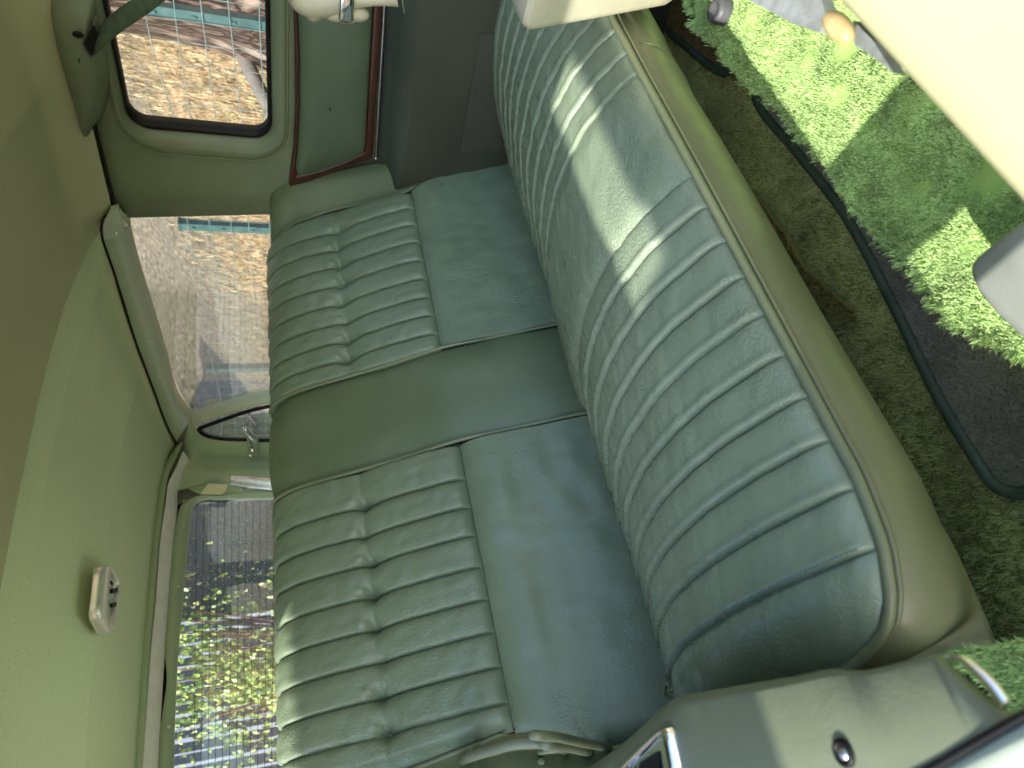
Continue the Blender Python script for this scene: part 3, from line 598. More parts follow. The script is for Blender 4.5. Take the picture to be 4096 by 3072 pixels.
def pleat(X,seams,A,side=.82):
    S=np.sort(np.array(seams)); k=np.clip(np.searchsorted(S,X,side='right')-1,0,len(S)-2); a_,b_=S[k],S[k+1]
    t=np.clip((b_-X)/(b_-a_),0,1); wv_=np.minimum(1,.055/(b_-a_))
    if side<.83: h=(1-np.exp(-t/.07))*(.72+.25*np.sin(np.pi*t)+.12*np.exp(-((t-.80)/.13)**2))
    else: h=(1-np.exp(-t/.07))*(.58+.12*np.sin(np.pi*t)+.27*np.exp(-((t-.87)/.07)**2))
    h=h*np.where(t>.90,np.sqrt(np.clip(1-((t-.90)/.10)**2,0,1)),1)
    d=np.minimum(X-a_,b_-X)
    return A*h-.0040*np.exp(-(d/.0013)**2),t
def clustered(x0,x1,seams,coarse=.0034):
    L=[np.arange(x0,x1,coarse),[x0,x1]]
    for c in seams:
        if x0<c<x1: L.append(c+np.array([-.0060,-.0045,-.0032,-.0022,-.0014,-.0007,0,.0007,.0014,.0022,.0034]))
    q=np.unique(np.concatenate(L)); q=q[(q>=x0)&(q<=x1)]; return q[np.r_[True,np.diff(q)>.0004]]
farS=[.795,.836,.884,.933,.985,1.039,1.093,1.147,1.201,1.262]; nearS=[.113,.148,.199,.250,.301,.354,.408,.459,.513,.586]
def xo(z,low=False):  # outer edge of the far section
    return np.interp(-z,[-.02,.004,.046,.138,.236,.296,.32],[1.225,1.250,1.279,1.285,1.273,1.267,1.267])
def back_panel(kind,side,nx,s0,s1,ns):
    s=np.linspace(s0,s1,ns); y,z,ny,nz=bpt(s)
    out=xo(z) if kind=='pleat' else np.interp(-z,[.29,.35,.42,.52,.7],[1.267,1.292,1.315,1.318,1.32])
    X0=np.full(ns,.797); X1=out
    cl=farS if side=='far' else [1.378-c for c in nearS]
    xg=clustered(.788,1.262,cl)[:,None] if kind=='pleat' else np.linspace(.797,1.262,nx)[:,None]
    X=np.where(xg<1.203,xg,1.203+(xg-1.203)/(1.262-1.203)*(X1[None]-1.203))
    if side=='near': X=1.378-X
    S=np.broadcast_to(s[None],X.shape)
    seams=farS if side=='far' else nearS
    if kind=='pleat':
        Xw=X-.004*np.sin((S-sH)/(sT-sH)*3.1)*0
        h,t=pleat(Xw,seams,.0095)
        fade=np.clip(1-np.exp(-(S-sH)/.006),0,1); h=h*fade
        h=h-.004*(1-fade)
        dip=0
        for i,c in enumerate(seams[1:-1]):
            jit=.006*math.sin(i*2.3+(side=='far')); d=.8+.35*math.sin(i*1.7+1)
            w_=np.where(S>sD+jit,.014,.024)
            dip=dip+d*(.0135*np.exp(-((X-c-.003)/.013)**2-((S-sD-jit)/w_)**2)+.008*np.exp(-((X-c-.001)/.007)**2-((S-sD-jit)/.007)**2))
            a1=1.1+.5*math.sin(i*3.1); q1=(X-c-.010)*math.cos(a1)+(S-sD-jit-.010)*math.sin(a1); q2=-(X-c-.010)*math.sin(a1)+(S-sD-jit-.010)*math.cos(a1)
            dip=dip-d*.0035*np.exp(-(q1/.016)**2-(q2/.0045)**2)+d*.0030*np.exp(-((q1+.004)/.014)**2-((q2-.008)/.004)**2)
        h=h-dip-.0012*np.exp(-((S-sD)/.010)**2)
        puff=.010*np.sin(np.clip((S-sH)/(sD-sH),0,1)*np.pi)**.7+.006*np.sin(np.clip((S-sD)/(sT-sD),0,1)*np.pi)
        h=h+puff
        h=h+.0012*vnoise(X*34+S*9,S*55,5)+.0008*vnoise(X*90,S*60+X*40,9)
    else:
        q=np.clip((sH-S)/(sH-s0),0,1); h=.016*(1-np.exp(-q/.06))*(1-.2*q)+.002*vnoise(X*14,S*30,2)+.0009*vnoise(X*50,S*22,7)
    if kind=='pleat': h=np.where((X if side=='far' else 1.378-X)<.7955,-.010,h)
    edge=np.clip(np.abs(X-(X1 if side=='far' else 1.378-X1)[None])/.022,0,1); h=h*(edge**.5)-.010*(1-edge)**2
    return np.stack([X,y[None]+ny[None]*h,z[None]+nz[None]*h],-1)
for sd_ in ('far','near'):
    obj('backrest_pleats',MB().grid(back_panel('pleat',sd_,210,sH,BS[-1]-.02,190),flip=sd_=='near'),mat_leather,seat)
    obj('backrest_lower_panel',MB().grid(back_panel('low',sd_,110,.0,sH,90),flip=sd_=='near'),mat_leather,seat)
    z_=np.linspace(0,1,60)
    s=sH+0*z_; X=np.linspace(.797,1.267,60); X=X if sd_=='far' else 1.378-X; y,z,ny,nz=bpt(s)
    obj('seam',MB().tube(np.stack([X,y-ny*.0030,z-nz*.0030],-1),.0016,6),mat_bind,seat)
# centre section
s=np.linspace(.02,BS[-1]-.01,160); y,z,ny,nz=bpt(s); X=np.linspace(.588,.795,90)[:,None]; c_=(X-.6915)/.1035
h=.013*(1-np.abs(c_)**3)+.006*np.exp(-((s-.20)/.09)**2)[None]+.0015*vnoise(X*16,s[None]*16,4)
obj('backrest_centre',MB().grid(np.stack([X+0*s,y+ny*h,z+nz*h],-1)),mat_vinyl,seat)
def back_line(X,s,off=.0,r=.0035,n=120,name='piping'):
    X=np.asarray(X,float); y,z,ny,nz=bpt(np.asarray(s)); P=np.stack([X,y+ny*off,z+nz*off],-1)
    return obj(name,MB().tube(smooth(P,n),r,8),mat_pipe,seat)
sl_=np.linspace(.02,BS[-1]-.02,60)
def wav(s): return .0025*np.sin(s*9)
for X_ in (.796,.587): back_line(X_+wav(sl_),sl_,.0085,.0038)
# outer pipings (far one and near one)
zz=np.array([.0,-.02,-.046,-.09,-.138,-.19,-.236,-.27,-.296]); sz=np.array([s_at(v) if v<0 else sT for v in zz])
zl=np.array([-.33,-.36,-.39,-.42,-.46,-.50]); szl=np.array([s_at(v) for v in zl]); xl=np.interp(-zl,[.29,.35,.42,.52],[1.267,1.292,1.315,1.318])
Xf_=np.r_[xo(zz),xl]; Sf=np.r_[sz,szl]
back_line(Xf_+.002,Sf,-.004,.0042); back_line(1.378-Xf_-.002,Sf,-.004,.0042)
# wings between backrest and side walls
def wing(side):
    n=60; s=np.linspace(.0,BS[-1]-.04,n); y,z,ny,nz=bpt(s)
    Xi=np.where(z>-.30,xo(z),np.interp(-z,[.29,.35,.42,.52,.7],[1.267,1.292,1.315,1.318,1.32]))
    rows=[]
    yw=y.copy()-.075+.04*np.clip(-z/.3,0,1)
    for k,t in enumerate(np.linspace(0,1,14)):
        X=Xi+(1.356-Xi)*t**.8; bul=.022*np.sin(np.pi*t)
        Y=y+(yw-y)*t**1.3-bul*.8-.004*(t<.01); Z=z+0*t
        rows.append(np.stack([X if side=='far' else 1.378-X,Y+.006,Z-.0*t],-1))
    return np.array(rows)
obj('side_bolster',MB().grid(wing('far')),mat_vinyl,seat,label='smooth olive bolster filling the corner between backrest and door')
obj('side_bolster',MB().grid(wing('near'),flip=True),mat_vinyl,seat)
P=wing('far')[8]; k=np.where((P[:,2]>-.07))[0]
stitches(P[k]*.5+wing('far')[9][k]*.5+[0,-.001,0],.004,.003,.0007,mat_thread,seat)
# cushion
CP=np.array([(.432,-.474),(.440,-.466),(.464,-.4545),(.504,-.438),(.545,-.428),(.597,-.4235),(.667,-.428),(.73,-.441),(.80,-.464),(.92,-.52),(1.03,-.575),(1.06,-.60)])
C3=smooth(np.c_[0*CP[:,0],CP],400)[:,1:]
cs_n=[.053,.127,.178,.226,.273,.322,.373,.425,.478,.534,.586]; cs_f=[1.378-v for v in cs_n]; cs_f[0]=1.34
CS=sorted(cs_n+cs_f)
def yfront(X):
    X=np.asarray(X,float); return np.interp(X,[.050,.053,.062,.072,.089,.105,.128,.18],[.585,.541,.502,.478,.461,.452,.442,.432])
def cush(X,v):
    yf=yfront(X); y0=C3[0,0]; t=np.interp(v,np.linspace(0,1,400),C3[:,0]); z=np.interp(t,C3[:,0],C3[:,1])
    Y=yf+(t-y0)*((1.06-yf)/(1.06-y0))
    wn=np.clip((.125-X)/.072,0,1)**2; z=z-(z+.476)*wn*(z>-.476)
    return Y,z
nx,nv=460,230; Xg=clustered(.053,1.34,CS[1:-1],.0036); nx=len(Xg)
vg=np.linspace(0,1,nv)**1.15; XX,VV=np.meshgrid(Xg,vg,indexing='ij'); Y,Z=cush(XX,VV)
h,t=pleat(XX,CS,.0098,.84); 
mid=(XX>.586)&(XX<.795)
hm=.012*(1-np.exp(-np.minimum(XX-.586,.795-XX)/.012)); h=np.where(mid,hm,h)
e0=np.clip(1-np.exp(-VV/.018),0,1); h=h*e0*np.interp(XX,[.75,.82],[1,.62])
h=h+.0014*vnoise(XX*13,VV*22,3)+.0008*vnoise(XX*40,VV*60+XX*25,6)+.0010*vnoise(XX*22+VV*9,VV*40,8)*np.exp(-VV/.2)
e=np.clip((XX-.053)/.02,0,1); h=h*e
dYv=np.gradient(Y,axis=1);dZv=np.gradient(Z,axis=1);L=np.hypot(dYv,dZv)+1e-9
Pc=np.stack([XX,Y-dZv/L*h,Z+dYv/L*h],-1)
obj('cushion',MB().grid(Pc,flip=True),mat_cushion,seat)
# front piping + stitched seam
Xp=np.r_[np.array([.050,.053,.062,.072,.089,.105,.128]),np.linspace(.16,1.34,40)]
wig=.004*vnoise(Xp*9,0*Xp,2)*np.clip((Xp-.6)*3,0,1)
fp=smooth(np.stack([Xp,yfront(Xp)-.003+wig,-.474+0*Xp+.3*wig],-1),320)
nb=smooth(np.array([(.044,1.0,-.50),(.044,.85,-.478),(.045,.70,-.470),(.047,.62,-.470),(.050,.585,-.474)]),30)
fp_all=np.vstack([nb[:-1],fp]); obj('piping',MB().tube(fp_all,.0052,10),mat_pipe,seat)
obj('piping',MB().tube(fp_all+np.array([0,-.003,-.008]),.0030,8),mat_skirt,seat)
kx=np.argmin(np.abs(Xg-.131)); path=Pc[kx,8:150]+[.0,0,.0012]; stitches(path,.0045,.003,.0008,mat_dthread,seat)
# skirt below the piping
pr=[(.002,-.006),(-.004,-.016),(-.004,-.04),(.003,-.062),(.012,-.080),(.028,-.103),(.055,-.135),(.095,-.175),(.15,-.23),(.20,-.30)]
pr=smooth(np.array([(0,a_,b_) for a_,b_ in pr]),26)[:,1:]
base=fp_all[::2]; T_=np.gradient(base,axis=0); Nn=np.stack([T_[:,1],-T_[:,0],0*T_[:,0]],-1); Nn/=np.linalg.norm(Nn,axis=1)[:,None]; 
Nn=np.where((Nn@np.array([-.3,-1,0]))[:,None]<0,-Nn,Nn)
bx=base[:,0]; by_=base[:,1]
bot=base.copy()
cm=bx<.14; cx=np.array([.040,.044,.050,.053,.062,.072,.089,.105,.128,.14]); 
bot[:,0]=np.where(cm,np.interp(bx,cx,[.030,.031,.033,.034,.038,.046,.064,.085,.118,.14]),bx)
bot[:,1]=np.where(cm&(by_<.56),np.interp(bx,cx,[.53,.515,.495,.462,.444,.437,.434,.433,.432,.432]),np.where(cm,by_-.075*np.exp(-np.maximum(by_-.56,0)/.12),by_))
G=np.array([base*(1-wq)+bot*wq-Nn*d*(1-wq)+np.array([0,d*wq,zv]) for (d,zv),wq in zip(pr,np.clip(np.linspace(0,1.6,len(pr)),0,1))]); G[...,2]+=.003*vnoise(G[...,0]*5,G[...,2]*9,3)
obj('skirt',MB().grid(G),mat_skirt,seat)
kq=int(np.argmin(np.abs(base[:,0]-.862))); obj('skirt_seam',MB().tube(G[1:,kq]+[0,-.0006,0],.0011,6),mat_pipe,seat)
# near side: stacked pipings of the cushion end
def NB(pts,z,r,m_,n=60):
    P=smooth(np.array([onX(p,x_) for p,x_ in zip(pts,z)]),n); return obj('piping',MB().tube(P,r,8),m_,seat)
c6=lambda p:K(1000,2172,p); c7=lambda p:K(2000,2172,p)
NB(c6([(1500,1700),(1600,1600),(1700,1530),(1860,1458),(2100,1425)])+c7([(250,1418),(420,1432),(640,1480),(890,1520)]),[.10,.098,.094,.088,.082,.076,.072,.066,.06],.0055,mat_pipe)
NB(c6([(1640,1690),(1800,1640),(2000,1585),(2150,1560)])+c7([(300,1540),(430,1525),(520,1560),(600,1600),(720,1610),(800,1580)]),[.09,.086,.08,.078,.074,.070,.068,.066,.062,.060],.0040,mat_pipe)
NB(c6([(1500,1640),(1640,1570),(1800,1520),(1950,1480),(2150,1470)])+c7([(330,1480),(500,1500),(700,1545),(860,1560)]),[.092,.088,.082,.078,.072,.068,.066,.062,.058],.0070,mat_arm)
NB(c6([(1800,1720),(1950,1650),(2050,1625),(2200,1620)])+c7([(300,1610),(420,1640),(500,1700)]),[.076,.074,.070,.068,.064,.062,.06],.0050,mat_pipe)
b=MB().box((-.04,.60,-.62),(.050,1.3,-.40),.02); obj('end_panel',b,mat_vinyl,seat,fix=True)
tg=smooth(np.array([onX(p,.09) for p in c7([(1225,1035),(1215,1080),(1212,1110),(1235,1128),(1255,1110),(1262,1080)])]),20); obj('pull_tab',MB().tube(tg,.0022,6),mat_pipe,seat)
# ================================================================ FLOOR
FZ=-.80
gx=np.linspace(-.05,1.40,60); gy=np.linspace(-.6,1.2,60); A,B=np.meshgrid(gx,gy,indexing='ij')
obj('floor_carpet',MB().grid(np.stack([A,B,FZ-.012+.006*vnoise(A*9,B*9,2)],-1)),mat_carpet,car)
def pile(name,n,x0,x1,y0,y1,zf,L,Wd,mat,parent,lean=(.1,.7),inside=None,clump=24,**kw):
    x=rng.uniform(x0,x1,n);y=rng.uniform(y0,y1,n)
    if inside is not None: k=inside(x,y); x,y=x[k],y[k]
    n=len(x); th=3.0*vnoise(x*clump,y*clump,1)+2.5*vnoise(x*clump*.3,y*clump*.3,2)+rng.normal(0,1.3,n)
    V,T=blades(x,y,zf(x,y),rng.uniform(L*.7,L*1.2,n),np.full(n,Wd)*rng.uniform(.7,1.3,n),rng.uniform(*lean,n),dirn=th)
    return fastmesh(name,V,T,mat,parent,**kw)
def blade_m(name,stops,sc_=14,tr=0):
    a=M(name,.8,.15); gi=a.n('NewGeometry'); c1=a.ramp(gi.outputs['Random Per Island'],stops)
    c2=a.ramp(a.noise(sc_,4).outputs[0],[(.3,g(.72)),(.7,g(1.2))]); mx=a.n('MixRGB'); mx.blend_type='MULTIPLY'; mx.inputs[0].default_value=1; a.l(c1,mx.inputs[1]); a.l(c2,mx.inputs[2]); a.l(mx.outputs[0],a.b.inputs['Base Color'])
    return a.m
m_cp=blade_m('carpet_pile',[(0,(.38,.42,.12)),(.5,(.50,.54,.19)),(1,(.60,.60,.27))])
pile('carpet_pile',240000,-.02,1.40,.50,.90,lambda x,y:FZ-.012+.006*vnoise(x*9,y*9,2),.0085,.0012,m_cp,car,(.2,.9),clump=110,kind='stuff')
# mats
def matting(pts,z,mat,label,nb=220):
    P=np.array(pts); L=smooth(np.c_[P,np.full(len(P),z)],nb,True); t=thing('floor_mat',label,'floor mat',(float(P[:,0].mean()),float(P[:,1].mean()),z))
    c=L.mean(0); R_=[np.c_[c[:2]+(L[:,:2]-c[:2])*s_,np.full(nb,z+.008)] for s_ in (1,.75,.5,.25,.02)]
    obj('mat_top',MB().grid(np.array(R_),cv=True),mat,t)
    obj('binding',MB().tube(L+[0,0,.006],.0085,8,closed=True,flat=1.0),mat_bind,t)
    return t,L
t1,_=matting([(1.38,.60),(1.27,.598),(1.18,.580),(1.11,.566),(1.04,.54),(.98,.45),(.97,.1),(1.0,-.3),(1.38,-.3),(1.40,.1)],FZ+.006,mat_mat2,'tan floor mat with dark green binding mostly under the fleece rug near the far door')
t2,L2=matting([(.93,.522),(.77,.513),(.62,.506),(.47,.520),(.33,.538),(.25,.541),(.205,.538),(.185,.51),(.18,.40),(.17,.1),(.2,-.2),(.90,-.2),(.95,.2),(.955,.48)],FZ+.006,mat_mat,'dark grey floor mat with dark green bound edge beside the fleece rug')
def inpoly(poly):
    P=np.asarray(poly)[:,:2]
    def f(x,y):
        r=np.zeros(len(x),bool); j=len(P)-1
        for i in range(len(P)):
            xi,yi=P[i];xj,yj=P[j]
            c=((yi>y)!=(yj>y))&(x<(xj-xi)*(y-yi)/(yj-yi+1e-12)+xi); r^=c; j=i
        return r
    return f
pile('mat_pile',26000,.18,.6,.25,.54,lambda x,y:FZ+.012+0*x,.006,.0015,blade_m('grey_pile',[(0,(.12,.125,.09)),(1,(.24,.235,.18))],30),t2,(.1,.7),inside=inpoly(L2),kind='stuff')
pile('mat_pile',26000,1.0,1.38,.4,.60,lambda x,y:FZ+.012+0*x,.006,.0015,blade_m('tan_pile',[(0,(.13,.09,.03)),(1,(.26,.18,.07))],30),t1,(.1,.7),inside=inpoly(_),kind='stuff')
# frayed carpet flap curling up beside the skirt
fpz=FZ+.02
fe=smooth(LZ(K(2896,700,[(170,95),(240,110),(330,220),(420,330),(470,370),(520,500),(590,640),(760,760),(1000,900)]),FZ+.035),60)
fi=smooth(LZ(K(2896,700,[(150,100),(190,190),(270,330),(350,450),(430,560),(520,700),(640,850),(760,1000),(900,1150)]),FZ+.0),60)
fe=fi+(fe-fi)*.55
fl_=obj('carpet_flap',MB().grid(np.array([fi,fi*.5+fe*.5+[0,0,.010],fe,fe+[0,-.002,-.012]])),mat_carpet2,None,label='frayed curled carpet edge lying between bench skirt and floor carpet',cat='carpet scrap')
n=7000; k=rng.integers(0,60,n); t=rng.random(n)[:,None]; P=(fi*.5+fe*.5+[0,0,.010])[k]*(1-t)+fe[k]*t+rng.normal(0,.002,(n,3))
V,T=blades(P[:,0],P[:,1],P[:,2],rng.uniform(.006,.013,n),np.full(n,.0018),rng.uniform(.2,.95,n)); fastmesh('flap_pile',V,T,blade_m('flap_pile_m',[(0,(.16,.16,.04)),(.6,(.26,.24,.07)),(1,(.30,.22,.10))],40),fl_,kind='stuff')
# lime fleece rug
RZ=-.69
re=LZ(K(2000,0,[(1330,0),(1400,170),(1560,300),(1700,500)])+K(2896,0,[(60,520),(190,640),(380,800),(560,1020),(800,1330),(1000,1600)])+K(2896,700,[(940,190),(1060,340),(1160,500),(1260,660),(1400,800),(1600,1040),(1800,1180),(2000,1290),(2212,1350),(2500,1500)]),RZ)
poly=np.vstack([[(1.30,.50)],re[:,:2],[(.1,.30),(.1,-.15),(.6,-.3),(1.3,-.3)]])
poly=np.c_[poly,np.full(len(poly),RZ)]; RL_=smooth(poly,300,True)
RL_[:,:2]+=np.stack([.006*vnoise(np.arange(300)*.7,np.zeros(300),1),.008*vnoise(np.arange(300)*.9,np.zeros(300),2)],-1)
def rz(x,y): return RZ-.008+.012*vnoise(x*7,y*7,4)+.006*vnoise(x*22,y*22,5)
rug=thing('fleece_rug','bright lime green fleece rug spread over the floor mats','rug',(.7,.3,FZ))
c=RL_.mean(0); R_=[]
for s_,dz in ((.96,-.105),(.985,-.05),(1.0,-.012),(.985,-.002),(.9,0),(.75,0),(.55,0),(.3,0),(.02,0)):
    q=c[:2]+(RL_[:,:2]-c[:2])*s_; R_.append(np.c_[q,rz(q[:,0],q[:,1])+dz])
obj('rug_base',MB().grid(np.array(R_),cv=True),mat_rug,rug)
m_rp=blade_m('fleece_pile',[(0,(.34,.50,.17)),(.5,(.42,.60,.22)),(1,(.50,.68,.30))],26)
pile('fleece',420000,.1,1.32,.02,.47,rz,.0060,.0012,m_rp,rug,(.2,.98),inside=inpoly(RL_),clump=230,kind='stuff')
k=rng.integers(0,300,26000); p=RL_[k]+rng.normal(0,.003,(26000,3)); out=(RL_[k]-c); th=np.arctan2(out[:,1],out[:,0])+rng.normal(0,.6,26000)
V,T=blades(p[:,0],p[:,1],RZ-.024+rng.uniform(0,.02,26000),rng.uniform(.004,.010,26000),np.full(26000,.0012),rng.uniform(.4,.98,26000),dirn=th); fastmesh('fleece_edge',V,T,m_rp,rug,kind='stuff')
# grommet on the rug
gp=onZ((2868,42),RZ+.014); thr=np.linspace(0,2*np.pi,28,endpoint=False); 
def ringobj(name,c,prof,mat,parent=None,**kw): return obj(name,MB().grid(np.array([c+np.stack([r_*np.cos(thr),r_*np.sin(thr),0*thr+h_],-1) for r_,h_ in prof]),cv=True),mat,parent,fix=True,**kw)
ringobj('floor_plug',gp,[(.020,-.03),(.020,0),(.017,.006),(.012,.006),(.007,.001),(.0005,0)],plain('grey_rubber',(.06,.06,.065),(.09,.09,.095),.5),None,label='round dark grey rubber plug on the lime fleece rug',cat='plug')
# lime carpet offcut by the near door
CZ=-.55
nc=LZ([(3760,2640),(3830,2600),(4000,2575),(4200,2540),(4300,2900),(4090,2880),(4020,2800),(3900,2690)],CZ)
cb=obj('carpet_offcut',MB().prism(nc,(0,0,-.02)),mat_rug,None,label='small lime green carpet piece beside the chrome trimmed sill',cat='carpet piece',flat=True,fix=True)
x=rng.uniform(nc[:,0].min(),nc[:,0].max(),14000);y=rng.uniform(nc[:,1].min(),nc[:,1].max(),14000);k=inpoly(nc)(x,y);x,y=x[k],y[k];n=len(x)
V,T=blades(x,y,np.full(n,CZ),rng.uniform(.006,.012,n),np.full(n,.0014),rng.uniform(.2,.95,n)); fastmesh('offcut_pile',V,T,m_rp,cb,kind='stuff')
# grey bracket on the rug
GZ=-.62
gp=LZ(K(2896,700,[(2300,240),(2000,470),(1790,650),(1800,740),(1860,870),(2000,1040),(2212,1232),(2350,1300)]),GZ)
br=obj('seat_bracket',MB().prism(gp,(0,0,-.10)),plain('grey_plastic',(.20,.22,.19),(.27,.29,.26),.45),None,label='grey moulded bracket cover standing at the corner of the fleece rug',cat='bracket',fix=True)
md=br.modifiers.new('b','BEVEL');md.width=.008;md.segments=3
# ================================================================ NEAR THINGS
# cream padded seat panel (lower right of the upright view)
CPZ=-.35
e0=onZ((3330,0),CPZ);e1=onZ((4096,850),CPZ); d=(e0-e1)/np.linalg.norm(e0-e1); nrm=np.array([d[1],-d[0],0]); 
if nrm[1]>0:nrm=-nrm
p0=e1-d*.5; p1=e0+d*.6; wd=.30
t=np.linspace(0,1,50)[:,None]; edge=p0+(p1-p0)*t; rows=[]
for dd,dz in ((.02,-.09),(.006,-.06),(0,-.02),(.001,-.006),(.006,-.001),(.02,.001),(.08,.004),(.2,.004),(wd,0),(wd+.01,-.06)): rows.append(edge+nrm*dd+[0,0,dz])
cpn=thing('folding_tray','cream vinyl covered tray edge filling the bright foreground corner','tray',tuple((p0+p1)/2))
obj('tray_top',MB().grid(np.array(rows)),mat_creampanel,cpn)
gr=LZ(K(2896,0,[(160,-10),(300,60),(500,170),(700,240),(760,130),(720,0),(700,-60),(160,-60)]),-.42); mg=plain('grey_fabric',(.16,.18,.17),(.26,.28,.28),.8,0,60,300,.5,.001)
obj('webbing',MB().prism(gr,(0,0,-.012)),mg,cpn,flat=True,fix=True)
gr=LZ(K(2896,0,[(960,330),(1100,420),(1250,540),(1100,300),(950,150)]),-.40); obj('webbing',MB().prism(gr,(0,0,-.012)),mg,cpn,flat=True,fix=True)
ap=onZ(K(2896,0,[(845,200)])[0],-.385); a=M('amber_plastic',.15); a.color((.62,.44,.17),(.74,.58,.30),90); a.b.inputs['Transmission Weight'].default_value=.3
ang=math.atan2(d[1],d[0]); Rz=np.array([[math.cos(ang),-math.sin(ang),0],[math.sin(ang),math.cos(ang),0],[0,0,1]])
obj('lens',MB().ell(ap,(.018,.008,.009),R=Rz),a.m,cpn,label='oval amber plastic lens')
# cream arm by the far door
AY=.40
q=LY([(2035,-60),(2045,0),(2072,66),(2088,92),(2108,103),(2135,102),(2400,55),(2690,2),(2760,-60)],AY); hh=q.copy()
rows=[q+[0,-.25,0],q+[0,-.012,0],q+(q.mean(0)-q)*.01,q+(q.mean(0)-q)*.06+[0,.006,0],q+(q.mean(0)-q)*.4+[0,.008,0],q+(q.mean(0)-q)*.98+[0,.008,0]]
ar=thing('armrest','cream padded armrest end above the far seat corner','armrest',tuple(q.mean(0)),)
q[:,1]=AY
obj('pad',MB().grid(np.array([sub(x_,6) for x_ in rows]),cv=True),mat_cream,ar,fix=True)
# cream grab handle with chrome cap
HX=1.10
hd=thing('grab_handle','cream moulded grab handle with chrome cap and woven strap end','handle',tuple(onX((1400,0),HX)))
Kh=lambda p,X=HX:LX(K(1000,0,p),X)
b=MB(); b.tube(smooth(Kh([(330,-60),(400,10),(520,20),(700,0),(900,-5),(1080,-30)]),40),[.016+.006*math.sin(i*.16) for i in range(40)],14); b.ell(Kh([(470,50)])[0],(.018,.022,.017)); b.ell(Kh([(630,95)])[0],(.016,.012,.024)); b.ell(Kh([(770,95)])[0],(.016,.012,.023)); obj('handle_body',b,mat_cream,hd)
b=MB(); c1=Kh([(715,35)],HX-.022)[0]; b.box(c1-[.008,.024,.010],c1+[.008,.024,.012],.004); obj('chrome_cap',b,mat_chrome,hd,fix=True)
a=M('woven_strap',.7); wvn=a.n('TexWave',Scale=120.0,Distortion=3.0); a.l(a.tc.outputs['Object'],wvn.inputs['Vector']); a.l(a.ramp(wvn.outputs[0],[(.4,(.12,.10,.05)),(.6,(.5,.47,.3))]),a.b.inputs['Base Color'])
obj('strap_end',MB().ell(Kh([(705,100)],HX-.004)[0],(.014,.015,.022)),a.m,hd)
# near armrest with ashtray
NZ=-.30
na=thing('side_armrest','olive vinyl side armrest with chrome ashtray and black screw in the near corner','armrest',(0,.45,-.45))
f7=lambda p:K(2000,2172,p); f8=lambda p:K(2896,2172,p)
oe=np.vstack([LZ(f7([(560,1760),(660,1659),(780,1570),(870,1508),(1060,1340),(1220,1190)]),NZ-.004),LZ(f7([(1290,1145),(1360,1118),(1500,1095),(2212,975)]),NZ)[:],LZ(f8([(700,945),(800,928),(860,935),(980,942),(1100,930),(1350,870),(1580,815),(1608,832),(1700,925),(2050,1215),(2250,1300)]),NZ)])
oe=smooth(oe,200)
ie=np.vstack([LZ(f7([(700,1830),(800,1740),(900,1640),(1000,1560),(1100,1440),(1230,1300)]),NZ+.010),LZ(f7([(1330,1235),(1420,1200),(1560,1175),(2212,1045)]),NZ+.010),LZ(f8([(700,1010),(800,990),(860,985),(980,985),(1100,975),(1350,915),(1560,870),(1600,900),(1680,980),(2020,1255),(2250,1345)]),NZ+.010)])
ie=smooth(ie,200)
cc=np.array([-.10,.33,NZ+.014])
far_=oe.copy(); far_[:,0]=-.16; far_[:,2]=NZ+.01
kk=np.clip((oe[:,1]-.40)/.10,0,1); low=oe+[-.03,0,0]; low[:,2]-=.06+.19*kk; low[:,1]=np.maximum(low[:,1],np.where(kk<=0,low[:,1]*1.22,.42))
rows=[low,oe*.9+low*.1,oe,oe*.5+ie*.5+[0,0,.003],ie,ie*.8+far_*.2+[0,0,.002],ie*.4+far_*.6,far_]
obj('armrest_body',MB().grid(np.array(rows)),mat_arm,na)
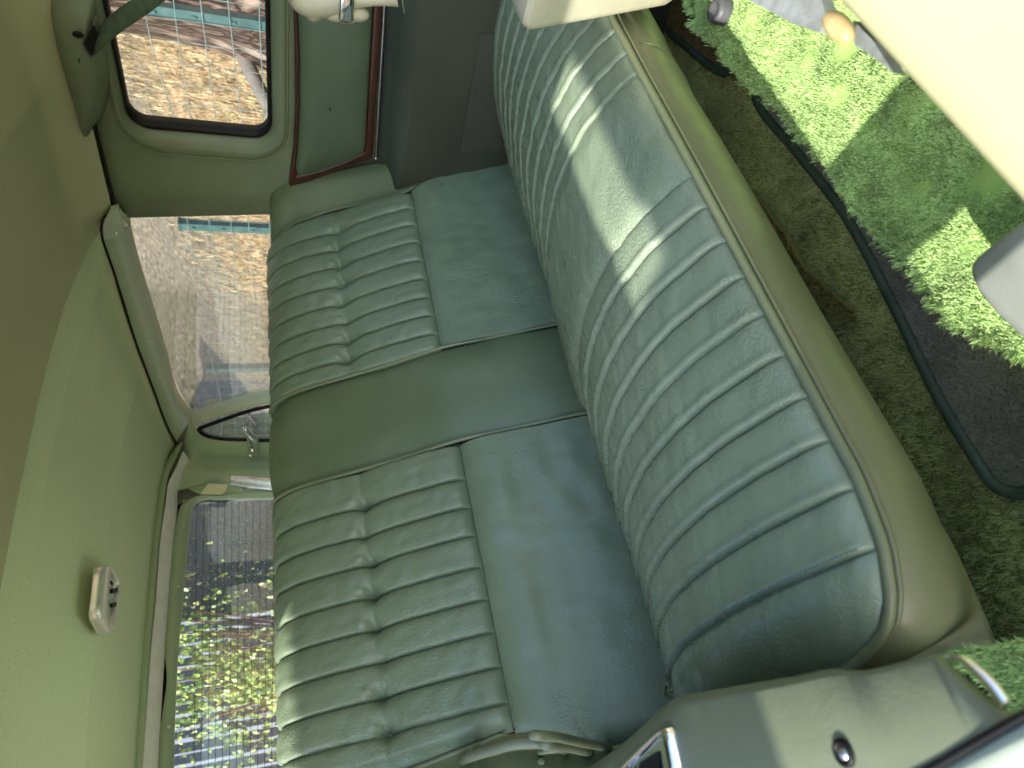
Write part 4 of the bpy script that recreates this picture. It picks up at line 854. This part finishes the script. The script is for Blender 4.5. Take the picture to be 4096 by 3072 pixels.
# chrome ashtray
az=NZ+.016
ao=LZ(f7([(1225,1362),(1250,1400),(1310,1700),(820,1700),(1180,1380)]),az)
aI=LZ(f7([(1205,1410),(1225,1440),(1265,1700),(900,1700),(1165,1435)]),az)
A_,B_=sub(ao,6),sub(aI,6)
ash=obj('ashtray',MB().grid(np.array([A_+[0,0,-.012],A_,A_*.6+B_*.4+[0,0,.004],B_+[0,0,.001],B_+[0,0,-.012]]),cv=True),mat_chrome,na)
obj('ashtray_lid',MB().add(LZ(f7([(1200,1430),(1255,1700),(900,1700),(1165,1445)]),az-.003),[(0,1,2,3)]),plain('lid_metal',(.35,.42,.42),(.45,.52,.5),.15,.9),ash,flat=True,fix=True)
obj('ashtray_well',MB().add(LZ(f7([(1165,1530),(1185,1700),(1020,1700),(1030,1620)]),az-.0015),[(0,1,2,3)]),mat_black,ash,flat=True,fix=True)
scp=onZ(f8([(880,1550)])[0],NZ+.013); 
obj('screw_cup',MB().grid(np.array([scp+np.stack([r_*np.cos(thr),r_*np.sin(thr),0*thr+h_],-1) for r_,h_ in ((.0075,-.004),(.0072,.001),(.0055,.0022),(.004,.0005),(.0038,-.001))]),cv=True),mat_black,na,fix=True)
obj('screw',MB().ell(scp+[0,0,.0],(.004,.004,.0022)),mat_steel,na)
# chrome trim + sill in the corner
cst=LZ(f8([(1640,835),(1760,860),(1880,950),(1985,1060),(2075,1185)]),NZ+.002); obj('chrome_trim',MB().tube(smooth(cst,30),[.0010+.0020*math.sin(math.pi*min(1,i/22)*.5+.0) for i in range(30)],8),mat_chrome,na)
l_a=LZ(f8([(1300,1780),(1540,1659),(1850,1480),(2212,1275),(2500,1120)]),NZ+.012);
obj('seam_rubber',MB().tube(smooth(l_a,40),.0022,8),mat_black,na)
sg=[LZ(f8([(1330,1800),(1570,1680),(1880,1500),(2230,1300),(2500,1150)]),NZ+.010),LZ(f8([(1500,1950),(1750,1800),(2050,1620),(2300,1480),(2500,1400)]),NZ+.020),LZ(f8([(1800,2100),(2000,1900),(2212,1750),(2400,1650),(2600,1560)]),NZ+.01)]
obj('door_sill_trim',MB().grid(np.array([smooth(x_,30) for x_ in sg])),mat_paint,na)
